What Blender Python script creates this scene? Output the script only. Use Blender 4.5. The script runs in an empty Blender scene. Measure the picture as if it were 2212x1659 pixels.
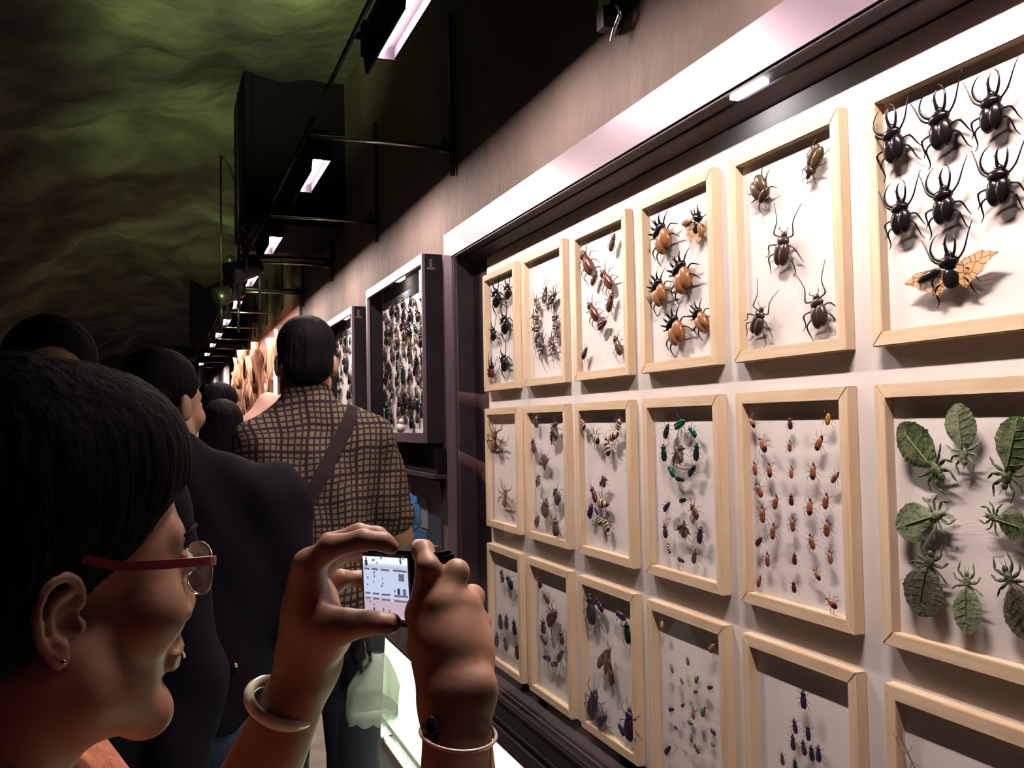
import bpy, bmesh, math, random
import numpy as np
from mathutils import Vector, Matrix, noise
R = math.radians
C = bpy.context.scene.collection
sc = bpy.context.scene
EYE = 1.48                                    # height of the camera above the floor
# ------------------------------------------------------------------ camera
FPX, AZ, PIT, ROL = 2000., .3609, .0415, -.018
fwd = np.array([math.sin(AZ)*math.cos(PIT), math.cos(AZ)*math.cos(PIT), math.sin(PIT)])
_r = np.array([math.cos(AZ), -math.sin(AZ), 0.]); _u = np.cross(_r, fwd)
rgt = math.cos(ROL)*_r + math.sin(ROL)*_u; upv = -math.sin(ROL)*_r + math.cos(ROL)*_u
cd = bpy.data.cameras.new('camera'); cam = bpy.data.objects.new('camera', cd); C.objects.link(cam)
cd.sensor_fit = 'HORIZONTAL'; cd.sensor_width = 36; cd.lens = 36*FPX/2212; cd.clip_start = .02; cd.clip_end = 200
M = Matrix.Identity(4)
for i in range(3):
    M[i][0] = rgt[i]; M[i][1] = upv[i]; M[i][2] = -fwd[i]
M[2][3] = EYE
cam.matrix_world = M
sc.camera = cam
def ray(x, y): return fwd + rgt*(x-1106)/FPX - upv*(y-829.5)/FPX
def off(v): return Vector((v[0], v[1], v[2]+EYE))
def atX(x, y, L): d = ray(x, y); return off(d*L/d[0])
def atY(x, y, t): d = ray(x, y); return off(d*t/d[1])
def atZ(x, y, h): d = ray(x, y); return off(d*h/d[2])
def atD(x, y, dd): return off(ray(x, y)*dd)
# ------------------------------------------------------------------ render look
sc.view_settings.view_transform = 'Standard'; sc.view_settings.look = 'None'
sc.view_settings.gamma = 1; sc.view_settings.use_curve_mapping = False
sc.view_settings.exposure = 0.0
sc.cycles.use_denoising = True
sc.cycles.max_bounces = 6; sc.cycles.diffuse_bounces = 3; sc.cycles.glossy_bounces = 3
sc.cycles.transparent_max_bounces = 12; sc.cycles.caustics_reflective = False; sc.cycles.caustics_refractive = False
sc.cycles.sample_clamp_indirect = 4
W = bpy.data.worlds.new('world'); sc.world = W; W.use_nodes = True
W.node_tree.nodes['Background'].inputs[0].default_value = (.32, .16, .9, 1)
W.node_tree.nodes['Background'].inputs[1].default_value = .02  # faint violet ambient fill, added to tint the darks; no fixture gives it
# ------------------------------------------------------------------ lights of the gallery (spots that wash the rock with green)
def spot(name, loc, target, power, col, angle, blend=.6, size=.05):
    l = bpy.data.lights.new(name, 'SPOT'); l.energy = power; l.color = col; l.spot_size = R(angle); l.spot_blend = blend
    l.shadow_soft_size = size
    o = bpy.data.objects.new(name, l); C.objects.link(o); o.location = loc
    o.rotation_euler = (Vector(target)-Vector(loc)).to_track_quat('-Z', 'Y').to_euler(); return o
GREEN = (.80, 1, .40)
# ------------------------------------------------------------------ materials
def mat(name, col, rough=.6, metal=0., emit=None, es=0., spec=.5, coat=0.):
    m = bpy.data.materials.new(name); m.use_nodes = True
    b = m.node_tree.nodes['Principled BSDF']
    b.inputs['Base Color'].default_value = (*col, 1); b.inputs['Roughness'].default_value = rough
    b.inputs['Metallic'].default_value = metal; b.inputs['Specular IOR Level'].default_value = spec
    b.inputs['Coat Weight'].default_value = coat
    if emit: b.inputs['Emission Color'].default_value = (*emit, 1); b.inputs['Emission Strength'].default_value = es
    return m
def noisy(m, cols, scale=6, stretch=(1, 1, 1), detail=6, bump=0., bscale=None, lo=.35, hi=.65, coord='Object'):
    nt = m.node_tree; N = nt.nodes; L = nt.links; b = N['Principled BSDF']
    tc = N.new('ShaderNodeTexCoord'); mp = N.new('ShaderNodeMapping'); mp.inputs['Scale'].default_value = stretch
    n = N.new('ShaderNodeTexNoise'); n.inputs['Scale'].default_value = scale; n.inputs['Detail'].default_value = detail
    r = N.new('ShaderNodeValToRGB'); el = r.color_ramp.elements
    el[0].position = lo; el[0].color = (*cols[0], 1); el[1].position = hi; el[1].color = (*cols[-1], 1)
    for i, c in enumerate(cols[1:-1]):
        e = el.new(lo+(hi-lo)*(i+1)/(len(cols)-1)); e.color = (*c, 1)
    L.new(tc.outputs[coord], mp.inputs[0]); L.new(mp.outputs[0], n.inputs['Vector']); L.new(n.outputs[0], r.inputs[0])
    L.new(r.outputs[0], b.inputs['Base Color'])
    if bump:
        n2 = N.new('ShaderNodeTexNoise'); n2.inputs['Scale'].default_value = bscale or scale*3; n2.inputs['Detail'].default_value = 8
        L.new(mp.outputs[0], n2.inputs['Vector'])
        bp = N.new('ShaderNodeBump'); bp.inputs['Strength'].default_value = bump; bp.inputs['Distance'].default_value = .02
        L.new(n2.outputs[0], bp.inputs['Height']); L.new(bp.outputs[0], b.inputs['Normal'])
    return m
def banded(name, stops, rough=.3, axis='Y', interp='CONSTANT', metal=0.):
    m = mat(name, (1, 1, 1), rough, metal); nt = m.node_tree; N = nt.nodes; L = nt.links
    tc = N.new('ShaderNodeTexCoord'); sp = N.new('ShaderNodeSeparateXYZ'); r = N.new('ShaderNodeValToRGB')
    r.color_ramp.interpolation = interp; el = r.color_ramp.elements
    el[0].position = stops[0][0]; el[0].color = (*stops[0][1], 1); el[1].position = stops[1][0]; el[1].color = (*stops[1][1], 1)
    for p, c in stops[2:]:
        e = el.new(p); e.color = (*c, 1)
    L.new(tc.outputs['Generated'], sp.inputs[0]); L.new(sp.outputs[axis], r.inputs[0]); L.new(r.outputs[0], N['Principled BSDF'].inputs['Base Color'])
    return m
def emis(name, col, s):
    m = bpy.data.materials.new(name); m.use_nodes = True; nt = m.node_tree; nt.nodes.clear()
    e = nt.nodes.new('ShaderNodeEmission'); e.inputs[0].default_value = (*col, 1); e.inputs[1].default_value = s
    o = nt.nodes.new('ShaderNodeOutputMaterial'); nt.links.new(e.outputs[0], o.inputs[0]); return m
def glassmat(name, tint=(1, 1, 1), ior=1.45, rough=.01, boost=1.):
    m = bpy.data.materials.new(name); m.use_nodes = True; nt = m.node_tree; nt.nodes.clear(); N = nt.nodes
    f = N.new('ShaderNodeFresnel'); f.inputs[0].default_value = ior
    t = N.new('ShaderNodeBsdfTransparent'); t.inputs[0].default_value = (*tint, 1)
    g = N.new('ShaderNodeBsdfGlossy'); g.inputs['Roughness'].default_value = rough
    ge = N.new('ShaderNodeNewGeometry'); ii = N.new('ShaderNodeMapRange'); ii.inputs[3].default_value = ior; ii.inputs[4].default_value = 1/ior
    nt.links.new(ge.outputs['Backfacing'], ii.inputs[0]); nt.links.new(ii.outputs[0], f.inputs[0])
    mx = N.new('ShaderNodeMixShader'); o = N.new('ShaderNodeOutputMaterial')
    mm = N.new('ShaderNodeMath'); mm.operation = 'MULTIPLY'; mm.inputs[1].default_value = boost; mm.use_clamp = True
    nt.links.new(f.outputs[0], mm.inputs[0]); nt.links.new(mm.outputs[0], mx.inputs[0])
    nt.links.new(t.outputs[0], mx.inputs[1]); nt.links.new(g.outputs[0], mx.inputs[2])
    nt.links.new(mx.outputs[0], o.inputs[0]); return m
PINE = (.80, .60, .38)
MP = {}
MP['pineV'] = noisy(mat('pine_upright', PINE, .5), [(.66, .48, .31), (.75, .58, .40), (.80, .64, .46)], 14, (1, 6, .35), 4, lo=.3, hi=.7)
MP['pineH'] = noisy(mat('pine_crosswise', PINE, .5), [(.67, .50, .33), (.76, .60, .42), (.81, .66, .48)], 14, (1, .35, 6), 4, lo=.3, hi=.7)
MP['board'] = noisy(mat('white_board', (.8, .76, .76), .8), [(.74, .69, .68), (.80, .77, .77)], 3)
MP['panel'] = noisy(mat('white_panel', (.8, .77, .76), .55), [(.74, .70, .69), (.80, .77, .76)], 4)
MP['case'] = noisy(mat('brushed_mauve_metal', (.42, .36, .42), .42, .75), [(.15, .115, .145), (.19, .15, .185)], 3)
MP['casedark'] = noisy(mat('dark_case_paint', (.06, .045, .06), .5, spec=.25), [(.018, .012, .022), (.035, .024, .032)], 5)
MP['boxside'] = noisy(mat('black_case_paint', (.035, .028, .035), .6, spec=.15), [(.010, .007, .010), (.018, .012, .016)], 5)
MP['wall'] = noisy(mat('brown_plaster', (.1, .08, .06), .85), [(.040, .026, .024), (.075, .052, .044), (.115, .082, .066)], 1.9, (1, 1, .45), 10, .5, 18, .3, .72)
MP['black'] = mat('black_paint', (.006, .004, .007), .8, spec=.05)
MP['blackm'] = mat('black_metal', (.02, .018, .02), .35, .6)
MP['steel'] = mat('bare_steel', (.6, .6, .58), .22, 1.)
MP['rock'] = noisy(mat('green_rock', (.2, .2, .12), .95), [(.020, .016, .019), (.065, .064, .043), (.13, .135, .09)], 2.2, (1, 1, 1), 12, 1., 9, .3, .7)
MP['floor'] = noisy(mat('grey_carpet', (.18, .14, .12), .95), [(.15, .11, .10), (.20, .155, .14)], 9, (1, 1, 1), 10, .3, 160)
MP['glass'] = glassmat('case_glass')
MP['lamp'] = emis('lamp_white', (1, .81, .73), 800)
# ------------------------------------------------------------------ mesh helpers
def tag(o, label=None, cat=None, group=None, kind=None):
    if label: o['label'] = label
    if cat: o['category'] = cat
    if group: o['group'] = group
    if kind: o['kind'] = kind
    return o
def thing(name, label, cat, loc=(0, 0, 0), group=None):
    o = bpy.data.objects.new(name, None); C.objects.link(o); o.location = loc; o.empty_display_size = .05
    return tag(o, label, cat, group)
def link(name, me, parent=None):
    o = bpy.data.objects.new(name, me); C.objects.link(o)
    if parent: o.parent = parent
    return o
def fin(name, bm, m, parent=None, smooth=False, world=True):
    """links bm as one mesh; vertices are given in world space and stored relative to the parent"""
    if world and parent is not None:
        bmesh.ops.transform(bm, matrix=Matrix.Translation(-wloc(parent)), verts=bm.verts)
    me = bpy.data.meshes.new(name); bm.to_mesh(me); bm.free()
    ms = m if isinstance(m, (list, tuple)) else [m]
    for q in ms: me.materials.append(q)
    if smooth: me.shade_smooth()
    return link(name, me, parent)
def wloc(o):
    v = Vector(o.location)
    while o.parent: o = o.parent; v = v+Vector(o.location)
    return v
def box(bm, x0, x1, y0, y1, z0, z1, mi=0, bev=0.):
    vs = [bm.verts.new(p) for p in [(x0, y0, z0), (x1, y0, z0), (x1, y1, z0), (x0, y1, z0), (x0, y0, z1), (x1, y0, z1), (x1, y1, z1), (x0, y1, z1)]]
    fs = [bm.faces.new([vs[i] for i in q]) for q in [(0, 3, 2, 1), (4, 5, 6, 7), (0, 1, 5, 4), (1, 2, 6, 5), (2, 3, 7, 6), (3, 0, 4, 7)]]
    for f in fs: f.material_index = mi
    if bev:
        es = {e for f in fs for e in f.edges}
        bmesh.ops.bevel(bm, geom=list(es), offset=bev, segments=2, affect='EDGES')
def bxo(name, x0, x1, y0, y1, z0, z1, m, parent=None, bev=0.):
    bm = bmesh.new(); box(bm, min(x0, x1), max(x0, x1), min(y0, y1), max(y0, y1), min(z0, z1), max(z0, z1), bev=bev); return fin(name, bm, m, parent)
def tube(bm, pts, rad, n=8, mi=0, cap=True):
    pts = [Vector(p) for p in pts]; rad = rad if isinstance(rad, (list, tuple)) else [rad]*len(pts)
    rings = []; prev = None
    for i, p in enumerate(pts):
        d = (pts[min(i+1, len(pts)-1)]-pts[max(i-1, 0)]).normalized()
        if prev is None:
            a = Vector((0, 0, 1)) if abs(d.z) < .9 else Vector((1, 0, 0)); u = d.cross(a).normalized()
        else: u = (prev-d*prev.dot(d)).normalized()
        prev = u; v = d.cross(u)
        rings.append([bm.verts.new(p+(u*math.cos(2*math.pi*k/n)+v*math.sin(2*math.pi*k/n))*rad[i]) for k in range(n)])
    for a, b in zip(rings, rings[1:]):
        for k in range(n):
            f = bm.faces.new([a[k], a[(k+1) % n], b[(k+1) % n], b[k]]); f.material_index = mi; f.smooth = True
    if cap:
        f = bm.faces.new(rings[0][::-1]); f.material_index = mi; f = bm.faces.new(rings[-1]); f.material_index = mi
def ell(bm, c, r, seg=14, rings=8, rot=None, mi=0, shape=None):
    mtx = Matrix.Translation(c) @ (rot.to_4x4() if rot is not None else Matrix.Identity(4)) @ Matrix.Diagonal((*r, 1))
    ret = bmesh.ops.create_uvsphere(bm, u_segments=seg, v_segments=rings, radius=1)
    vs = ret['verts']
    if shape:
        for v in vs: v.co = shape(v.co)
    bmesh.ops.transform(bm, matrix=mtx, verts=vs)
    for f in {f for v in vs for f in v.link_faces}: f.material_index = mi; f.smooth = True
def curve(pts, n=6):
    """Catmull-Rom resample"""
    P = [Vector(p) for p in pts]; P = [P[0]*2-P[1]]+P+[P[-1]*2-P[-2]]; out = []
    for i in range(1, len(P)-2):
        for k in range(n):
            t = k/n; a, b, c, d = P[i-1:i+3]
            out.append(.5*((2*b)+(c-a)*t+(2*a-5*b+4*c-d)*t*t+(3*b-3*c+d-a)*t**3))
    out.append(P[-2]); return out
def lerp_r(rs, n, m):
    out = []
    for i in range(m):
        t = i/(m-1)*(len(rs)-1); k = min(int(t), len(rs)-2); out.append(rs[k]+(rs[k+1]-rs[k])*(t-k))
    return out
def ctube(bm, pts, rs, n=8, res=5, mi=0):
    c = curve(pts, res); tube(bm, c, lerp_r(rs, 0, len(c)), n, mi)
# ------------------------------------------------------------------ signed distance modelling for bodies
def rc(a, b, r1, r2):                                       # round cone
    a = np.array(a, float); b = np.array(b, float); ba = b-a; L2 = max(ba@ba, 1e-12)
    def f(P):
        pa = P-a; h = np.clip(pa@ba/L2, 0, 1)
        return np.linalg.norm(pa-h[..., None]*ba, axis=-1)-(r1+(r2-r1)*h)
    rm = max(r1, r2)
    return f, np.minimum(a, b)-rm, np.maximum(a, b)+rm
def el(c, r, rot=None):                                     # ellipsoid, rot: 3x3 rows = local axes
    c = np.array(c, float); r = np.array(r, float)
    def f(P):
        p = P-c
        if rot is not None: p = p@np.array(rot).T
        k0 = np.linalg.norm(p/r, axis=-1); k1 = np.linalg.norm(p/(r*r), axis=-1)
        return np.where(k1 > 1e-9, k0*(k0-1)/np.maximum(k1, 1e-9), -r.min())
    rm = r if rot is None else np.full(3, r.max())
    return f, c-rm, c+rm
def hs(p, n):                                               # half-space, inside where (x-p).n < 0
    p = np.array(p, float); n = np.array(n, float); n = n/np.linalg.norm(n)
    return (lambda P: (P-p)@n), None, None
class Blob:
    def __init__(s): s.ops = []
    def add(s, pr, k=.01): s.ops.append(('u', pr, k)); return s
    def sub(s, pr, k=.005): s.ops.append(('s', pr, k)); return s
    def cut(s, pr, k=.002): s.ops.append(('i', pr, k)); return s
    def apply(s, D, P, infl=0.):
        for op, (f, lo, hi), k in s.ops:
            d = f(P)-(infl if op == 'u' else 0)
            D = s.one(D, d, op, k)
        return D
    @staticmethod
    def one(D, d, op, k):
        if op == 'u': h = np.maximum(k-np.abs(D-d), 0)/k; return np.minimum(D, d)-h*h*k*.25
        if op == 's': d = -d
        h = np.maximum(k-np.abs(D-d), 0)/k; return np.maximum(D, d)+h*h*k*.25
    def at(s, P, infl=0.): return s.apply(np.full(P.shape[:-1], 1.), P, infl)
    def mesh(s, h, infl=0., smooth=1, disp=None):
        m = .03+infl
        los = [p[1] for o, p, k in s.ops if o == 'u']; his = [p[2] for o, p, k in s.ops if o == 'u']
        lo = np.min(los, 0)-infl-2*h-.004; hi = np.max(his, 0)+infl+2*h+.004
        n = np.ceil((hi-lo)/h).astype(int)+1
        ax = [lo[i]+h*np.arange(n[i]) for i in range(3)]
        D = np.full(n, m, np.float32)
        for op, (f, a, b), k in s.ops:
            if a is None: sl = [slice(0, n[i]) for i in range(3)]
            else:
                mm = m+k
                sl = [slice(max(0, int((a[i]-mm-lo[i])/h)), min(n[i], int((b[i]+mm-lo[i])/h)+2)) for i in range(3)]
            if any(q.stop <= q.start for q in sl): continue
            P = np.stack(np.meshgrid(*[ax[i][sl[i]] for i in range(3)], indexing='ij'), -1)
            d = f(P)-(infl if op == 'u' else 0)
            D[tuple(sl)] = s.one(D[tuple(sl)], d, op, k)
        if disp is not None:
            P = np.stack(np.meshgrid(*ax, indexing='ij'), -1); D = D+disp(P)
        for i in range(3):                                  # close the surface at the grid border
            for e in (0, -1):
                q = [slice(None)]*3; q[i] = e; D[tuple(q)] = np.maximum(D[tuple(q)], h)
        return nets(D, lo, h, smooth)
def nets(D, lo, h, smooth=1):
    S = D < 0; n = D.shape
    c = [S[i:n[0]-1+i, j:n[1]-1+j, k:n[2]-1+k] for i in (0, 1) for j in (0, 1) for k in (0, 1)]
    al = np.logical_and.reduce(c); an = np.logical_or.reduce(c); act = np.argwhere(an & ~al)
    idx = -np.ones((n[0]-1, n[1]-1, n[2]-1), int); idx[tuple(act.T)] = np.arange(len(act))
    acc = np.zeros((len(act), 3)); cnt = np.zeros(len(act))
    cor = [(i, j, k) for i in (0, 1) for j in (0, 1) for k in (0, 1)]
    for a in range(8):
        for b in range(a+1, 8):
            A, B = np.array(cor[a]), np.array(cor[b])
            if abs(A-B).sum() != 1: continue
            da = D[tuple((act+A).T)]; db = D[tuple((act+B).T)]; x = (da < 0) != (db < 0)
            t = np.where(x, da/np.where(x, da-db, 1), 0)
            acc += np.where(x[:, None], A+(B-A)*t[:, None], 0); cnt += x
    V = lo+h*(act+acc/cnt[:, None])
    F = []
    for axis in range(3):
        sl0 = [slice(None)]*3; sl1 = [slice(None)]*3; sl0[axis] = slice(0, -1); sl1[axis] = slice(1, None)
        X = S[tuple(sl0)] != S[tuple(sl1)]; E = np.argwhere(X)
        u, v = [(1, 2), (2, 0), (0, 1)][axis]
        ok = (E[:, u] > 0) & (E[:, v] > 0) & (E[:, u] < n[u]-1) & (E[:, v] < n[v]-1); E = E[ok]
        ins = S[tuple(E.T)]
        du = np.zeros(3, int); dv = np.zeros(3, int); du[u] = 1; dv[v] = 1
        q = np.stack([idx[tuple((E-du-dv).T)], idx[tuple((E-dv).T)], idx[tuple(E.T)], idx[tuple((E-du).T)]], 1)
        q = np.where(ins[:, None], q, q[:, ::-1]); F.append(q)
    F = np.concatenate(F); F = F[(F >= 0).all(1)]
    for _ in range(smooth):
        a = np.zeros_like(V); w = np.zeros(len(V))
        for i in range(4):
            j = (i+1) % 4
            np.add.at(a, F[:, i], V[F[:, j]]); np.add.at(w, F[:, i], 1)
            np.add.at(a, F[:, j], V[F[:, i]]); np.add.at(w, F[:, j], 1)
        V = .5*V+.5*a/np.maximum(w, 1)[:, None]
    return V, F
def npmesh(name, VFs, m, parent=None, rel=None):
    Vs, Fs, o = [], [], 0
    for V, F in VFs: Vs.append(V); Fs.append(F+o); o += len(V)
    V = np.concatenate(Vs); F = np.concatenate(Fs)
    if rel is not None: V = V-np.array(rel)
    me = bpy.data.meshes.new(name); me.vertices.add(len(V)); me.vertices.foreach_set('co', V.astype(np.float32).ravel())
    me.loops.add(F.size); me.loops.foreach_set('vertex_index', F.ravel().astype(np.int32))
    me.polygons.add(len(F)); me.polygons.foreach_set('loop_start', np.arange(0, F.size, 4, dtype=np.int32))
    me.update(calc_edges=True); me.validate(); me.materials.append(m); me.shade_smooth()
    return link(name, me, parent)
# ================================================================== SETTING
def struct(o): o['kind'] = 'structure'; return o
Z0 = 0.
struct(bxo('floor', -3.2, 1.3, -2.5, 30, -.1, 0, MP['floor']))
LW = 1.0                                                    # plane of the gallery wall
# wall with an opening behind the big case
bm = bmesh.new()
CY0, CY1 = .70, 3.30; CT, CB = EYE+.703, EYE-.95            # outline of the big case
box(bm, LW, 1.25, CY1-.02, 30, 0, 3.6); box(bm, LW, 1.25, -2.5, CY0+.02, 0, 3.6)
box(bm, LW, 1.25, CY0+.02, CY1-.02, CT-.02, 3.6); box(bm, LW, 1.25, CY0+.02, CY1-.02, 0, CB+.02)
struct(fin('wall_right', bm, MP['wall']))
struct(bxo('wall_far', -3.2, 1.3, 30, 30.2, 0, 3.6, MP['black']))
# rock vault: left wall rising into the ceiling
def rockmesh():
    prof = [(-2.75, 0), (-2.7, 1.0), (-2.55, 1.9), (-2.2, 2.6), (-1.5, 3.1), (-.7, 3.4), (.1, 3.5), (.7, 3.5), (1.25, 3.5)]
    bm = bmesh.new(); pr_ = curve([(a, 0, b) for a, b in prof], 9); rows = []; ny = 300
    for j in range(ny+1):
        y = -2.5+32.5*(j/ny)**1.25; row = []
        for i, p in enumerate(pr_):
            q = Vector((p.x, y, p.z)); s = 1.3
            n = noise.fractal(Vector((p.x*.9, y*.55, p.z*.9)), 1, 2, 5)*.42+noise.ridged_multi_fractal(Vector((p.x*1.4, y*.9, p.z*1.6+7)), 1, 2.1, 4, 1, 2)*.10
            d = Vector((-.3-p.x, 0, 1.6-p.z)); d.normalize()
            edge = min(1, (len(pr_)-1-i)/10)
            q += d*(n*.55+.02)*edge; row.append(bm.verts.new(q))
        rows.append(row)
    for a, b in zip(rows, rows[1:]):
        for k in range(len(a)-1): bm.faces.new([a[k], a[k+1], b[k+1], b[k]])
    return fin('ceiling', bm, MP['rock'], smooth=True)
struct(rockmesh())
# dark bulkheads hanging from the rock, boxed out of the wall
for i, (y0, y1, px0, pyb) in enumerate([(5.35, 6.3, 532, 478), (12.2, 13.2, 415, 742)]):
    a = atY(px0, pyb, y0)
    struct(bxo('trim_%d' % (i+1), a.x, LW+.05, y0, y1, a.z, 3.6, MP['black'], bev=.04))
# ================================================================== LINEAR LAMPS ON ARMS
LX, LZ = .54, EYE+.98
lamp_x = LX
def linear_lamp(i, y, label):
    t = thing('linear_lamp', label, 'lamp', (LX, y, LZ+.03), 'linear lamps hung along the gallery wall')
    bm = bmesh.new(); h = .25 if i != 1 else .205
    pr = [(-.033, -.076), (-.045, .02), (-.035, .06), (-.015, .08), (.03, .08), (.05, .05), (.05, -.028), (.044, -.028), (.044, .0), (-.02, .0), (-.026, -.076)]
    A = [bm.verts.new((LX+a, y-h, LZ+.03+b)) for a, b in pr]; B = [bm.verts.new((LX+a, y+h, LZ+.03+b)) for a, b in pr]
    n = len(pr)
    for k in range(n): bm.faces.new([A[k], A[(k+1) % n], B[(k+1) % n], B[k]])
    for s in (-1, 1): box(bm, LX-.045, LX+.05, y+s*h-.004, y+s*h+.004, LZ, LZ+.10)
    fin('housing', bm, MP['black'], t)
    bxo('diffuser', LX-.010, LX+.012, y-h+.006, y+h-.006, LZ+.008, LZ+.018, MP['lamp'], t)
    for s in (-.15, .15): bxo('bracket', LX-.078, LX-.035, y+s-.008, y+s+.008, EYE+1.005, EYE+1.02, MP['black'], t)
    bm = bmesh.new(); tube(bm, [(LX-.075, y-.60, EYE+1.012), (LX-.075, y+.60, EYE+1.012)], .007); fin('rail', bm, MP['black'], t)
ordn = ['first', 'second', 'third', 'fourth', 'fifth', 'sixth', 'seventh', 'eighth', 'ninth', 'tenth', 'eleventh', 'twelfth', 'thirteenth', 'fourteenth', 'fifteenth', 'sixteenth', 'seventeenth', 'eighteenth', 'nineteenth', 'twentieth']
ys = [.93, 2.2, 3.65, 5.12, 6.4, 7.7, 9.0, 10.3, 11.55, 13, 15, 18, 21.5]
for i, y in enumerate(ys):
    if i == 0: lb = 'black linear lamp above the large case, just over the top edge of the picture'
    elif i < 6: lb = 'black linear lamp with a glowing slit, %s one receding from the top edge' % ordn[i-1]
    else: lb = 'distant linear lamp above the far gallery wall, %s one of the row' % ordn[i-1]
    linear_lamp(i, y, lb)
for i in range(12):
    y = 3.19+1.29*(i-1)
    t = thing('lamp_arm', ('thin steel lamp arm on a wall rod, %s from the near end' % ordn[i]) if i < 7 else 'distant thin steel lamp arm, %s of the row along the wall' % ordn[i], 'arm', (LW, y, EYE+.98), 'steel arms holding the lamps to the wall')
    ax = .02
    bm = bmesh.new(); tube(bm, [(LW-.012, y, EYE+.90), (LW-.012, y, EYE+1.5)], .009, 8); fin('wall_rod', bm, MP['blackm'], t)
    bm = bmesh.new(); tube(bm, [(LW-.05, y, EYE+1.0), (LX-.06, y, EYE+1.0)], .0065, 8); fin('rod', bm, MP['steel'], t)
    bm = bmesh.new(); box(bm, LW-.06, LW-.004, y-.014, y+.014, EYE+.985, EYE+1.015); box(bm, LW-.055, LW-.035, y-.01, y+.01, EYE+1.015, EYE+1.04); fin('clamp', bm, MP['blackm'], t)
# projector clamp hanging over the case
a = atX(1322, 20, .97)
t = thing('spotlight_clamp', 'black clamp hanging on the wall at the top centre of the picture', 'clamp', a)
bm = bmesh.new(); box(bm, .95, .985, a.y-.03, a.y+.03, a.z, a.z+.12); box(bm, .94, .985, a.y-.015, a.y+.02, a.z-.05, a.z); fin('body', bm, MP['blackm'], t)
bm = bmesh.new(); ctube(bm, [(.965, a.y-.03, a.z), (.965, a.y-.05, a.z-.03), (.965, a.y-.02, a.z-.055), (.965, a.y, a.z-.08)], [.006, .006, .006, .004], 6); fin('hook', bm, MP['steel'], t)
# stage lights on a black pipe frame
def stage_light(px, py, dd, label):
    p = atD(px, py, dd); t = thing('stage_light', label, 'spotlight', p, 'black stage lights aimed at the rock')
    bm = bmesh.new(); tube(bm, [p+Vector((-.10, -.02, -.02)), p+Vector((-.05, -.01, 0)), p+Vector((.09, .03, .05))], [.075, .07, .05], 14); fin('lamp_head', bm, MP['blackm'], t)
    bm = bmesh.new(); tube(bm, [p+Vector((0, -.09, 0)), p+Vector((0, -.09, .15)), p+Vector((0, .09, .15)), p+Vector((0, .09, 0))], .008, 6); fin('yoke', bm, MP['blackm'], t)
    bm = bmesh.new(); tube(bm, [p+Vector((0, 0, .15)), p+Vector((0, 0, .28))], .014, 6); ell(bm, p+Vector((0, 0, .27)), (.035, .035, .035), 10, 6); fin('clamp', bm, MP['blackm'], t)
    return p
s1 = stage_light(529, 590, 5.55, 'black stage light hanging under the rock, the nearer of two'); s2 = stage_light(497, 640, 6.80, 'black stage light hanging under the rock, the farther of two')
for n_, (xa, xb, yy, dd, lb) in enumerate([(516, 655, 553, 5.55, 'black pipe frame carrying the nearer stage light'), (478, 640, 622, 6.80, 'black pipe frame carrying the farther stage light')]):
    a = atD(xa, yy, dd); b = atY(xb, yy, a.y); b.x = LW; b.z = a.z; t = thing('pipe_frame', lb, 'pipe frame', b)
    bm = bmesh.new(); tube(bm, [a, b], .012, 6); fin('rail', bm, MP['blackm'], t)
    for q in (a, a+Vector((.12, 0, 0))):
        bm = bmesh.new(); tube(bm, [q, q+Vector((0, 0, -.32))], .010, 6); fin('upright', bm, MP['blackm'], t)
    bm = bmesh.new(); tube(bm, [a, Vector((a.x, a.y, 3.5))], .008, 6); fin('drop_rod', bm, MP['blackm'], t)
# ================================================================== BIG DISPLAY CASE
FX, BX = .983, 1.0635                                        # face plane, back panel plane
t = thing('display_case', 'large wall case with a mauve metal frame holding eighteen pine boxes', 'display case', (LW, 2, CB))
bm = bmesh.new(); fw_ = .094
box(bm, FX, LW+.004, CY0, CY1, CT-fw_, CT); box(bm, FX, LW+.004, CY1-.095, CY1, CB+fw_, CT-fw_); box(bm, FX, LW+.004, CY0, CY0+.095, CB+fw_, CT-fw_)
fin('face_frame', bm, MP['case'], t)
bm = bmesh.new(); box(bm, FX, LW+.004, CY0, CY1, CB, CB+fw_); box(bm, FX-.004, FX, CY0, CY1, CB+fw_-.012, CB+fw_-.006); box(bm, FX-.004, FX, CY0, CY1, CB+.02, CB+.026); fin('shaded_member', bm, MP['boxside'], t)  # same metal as the face frame; its unlit shade is put in as dark paint
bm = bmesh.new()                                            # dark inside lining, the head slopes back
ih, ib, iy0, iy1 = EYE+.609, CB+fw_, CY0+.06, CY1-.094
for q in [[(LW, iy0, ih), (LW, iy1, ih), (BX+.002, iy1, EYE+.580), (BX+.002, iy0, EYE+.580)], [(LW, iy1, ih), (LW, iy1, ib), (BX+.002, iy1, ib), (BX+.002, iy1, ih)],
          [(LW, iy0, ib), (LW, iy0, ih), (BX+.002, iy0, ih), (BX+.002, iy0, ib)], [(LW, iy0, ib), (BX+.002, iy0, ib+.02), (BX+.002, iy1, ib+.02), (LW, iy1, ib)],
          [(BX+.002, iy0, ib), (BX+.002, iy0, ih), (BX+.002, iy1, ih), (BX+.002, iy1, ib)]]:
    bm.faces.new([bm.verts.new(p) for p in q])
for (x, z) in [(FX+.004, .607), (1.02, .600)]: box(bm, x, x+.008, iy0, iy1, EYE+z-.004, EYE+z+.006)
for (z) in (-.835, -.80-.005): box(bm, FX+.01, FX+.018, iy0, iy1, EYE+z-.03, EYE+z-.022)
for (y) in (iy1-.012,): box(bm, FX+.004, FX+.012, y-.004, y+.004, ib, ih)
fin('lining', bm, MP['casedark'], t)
T0, PT, WD, RL, HH = 3.029, .375, .3145, .0222, .4013
ZS = [.509, .049, -.411]
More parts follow.
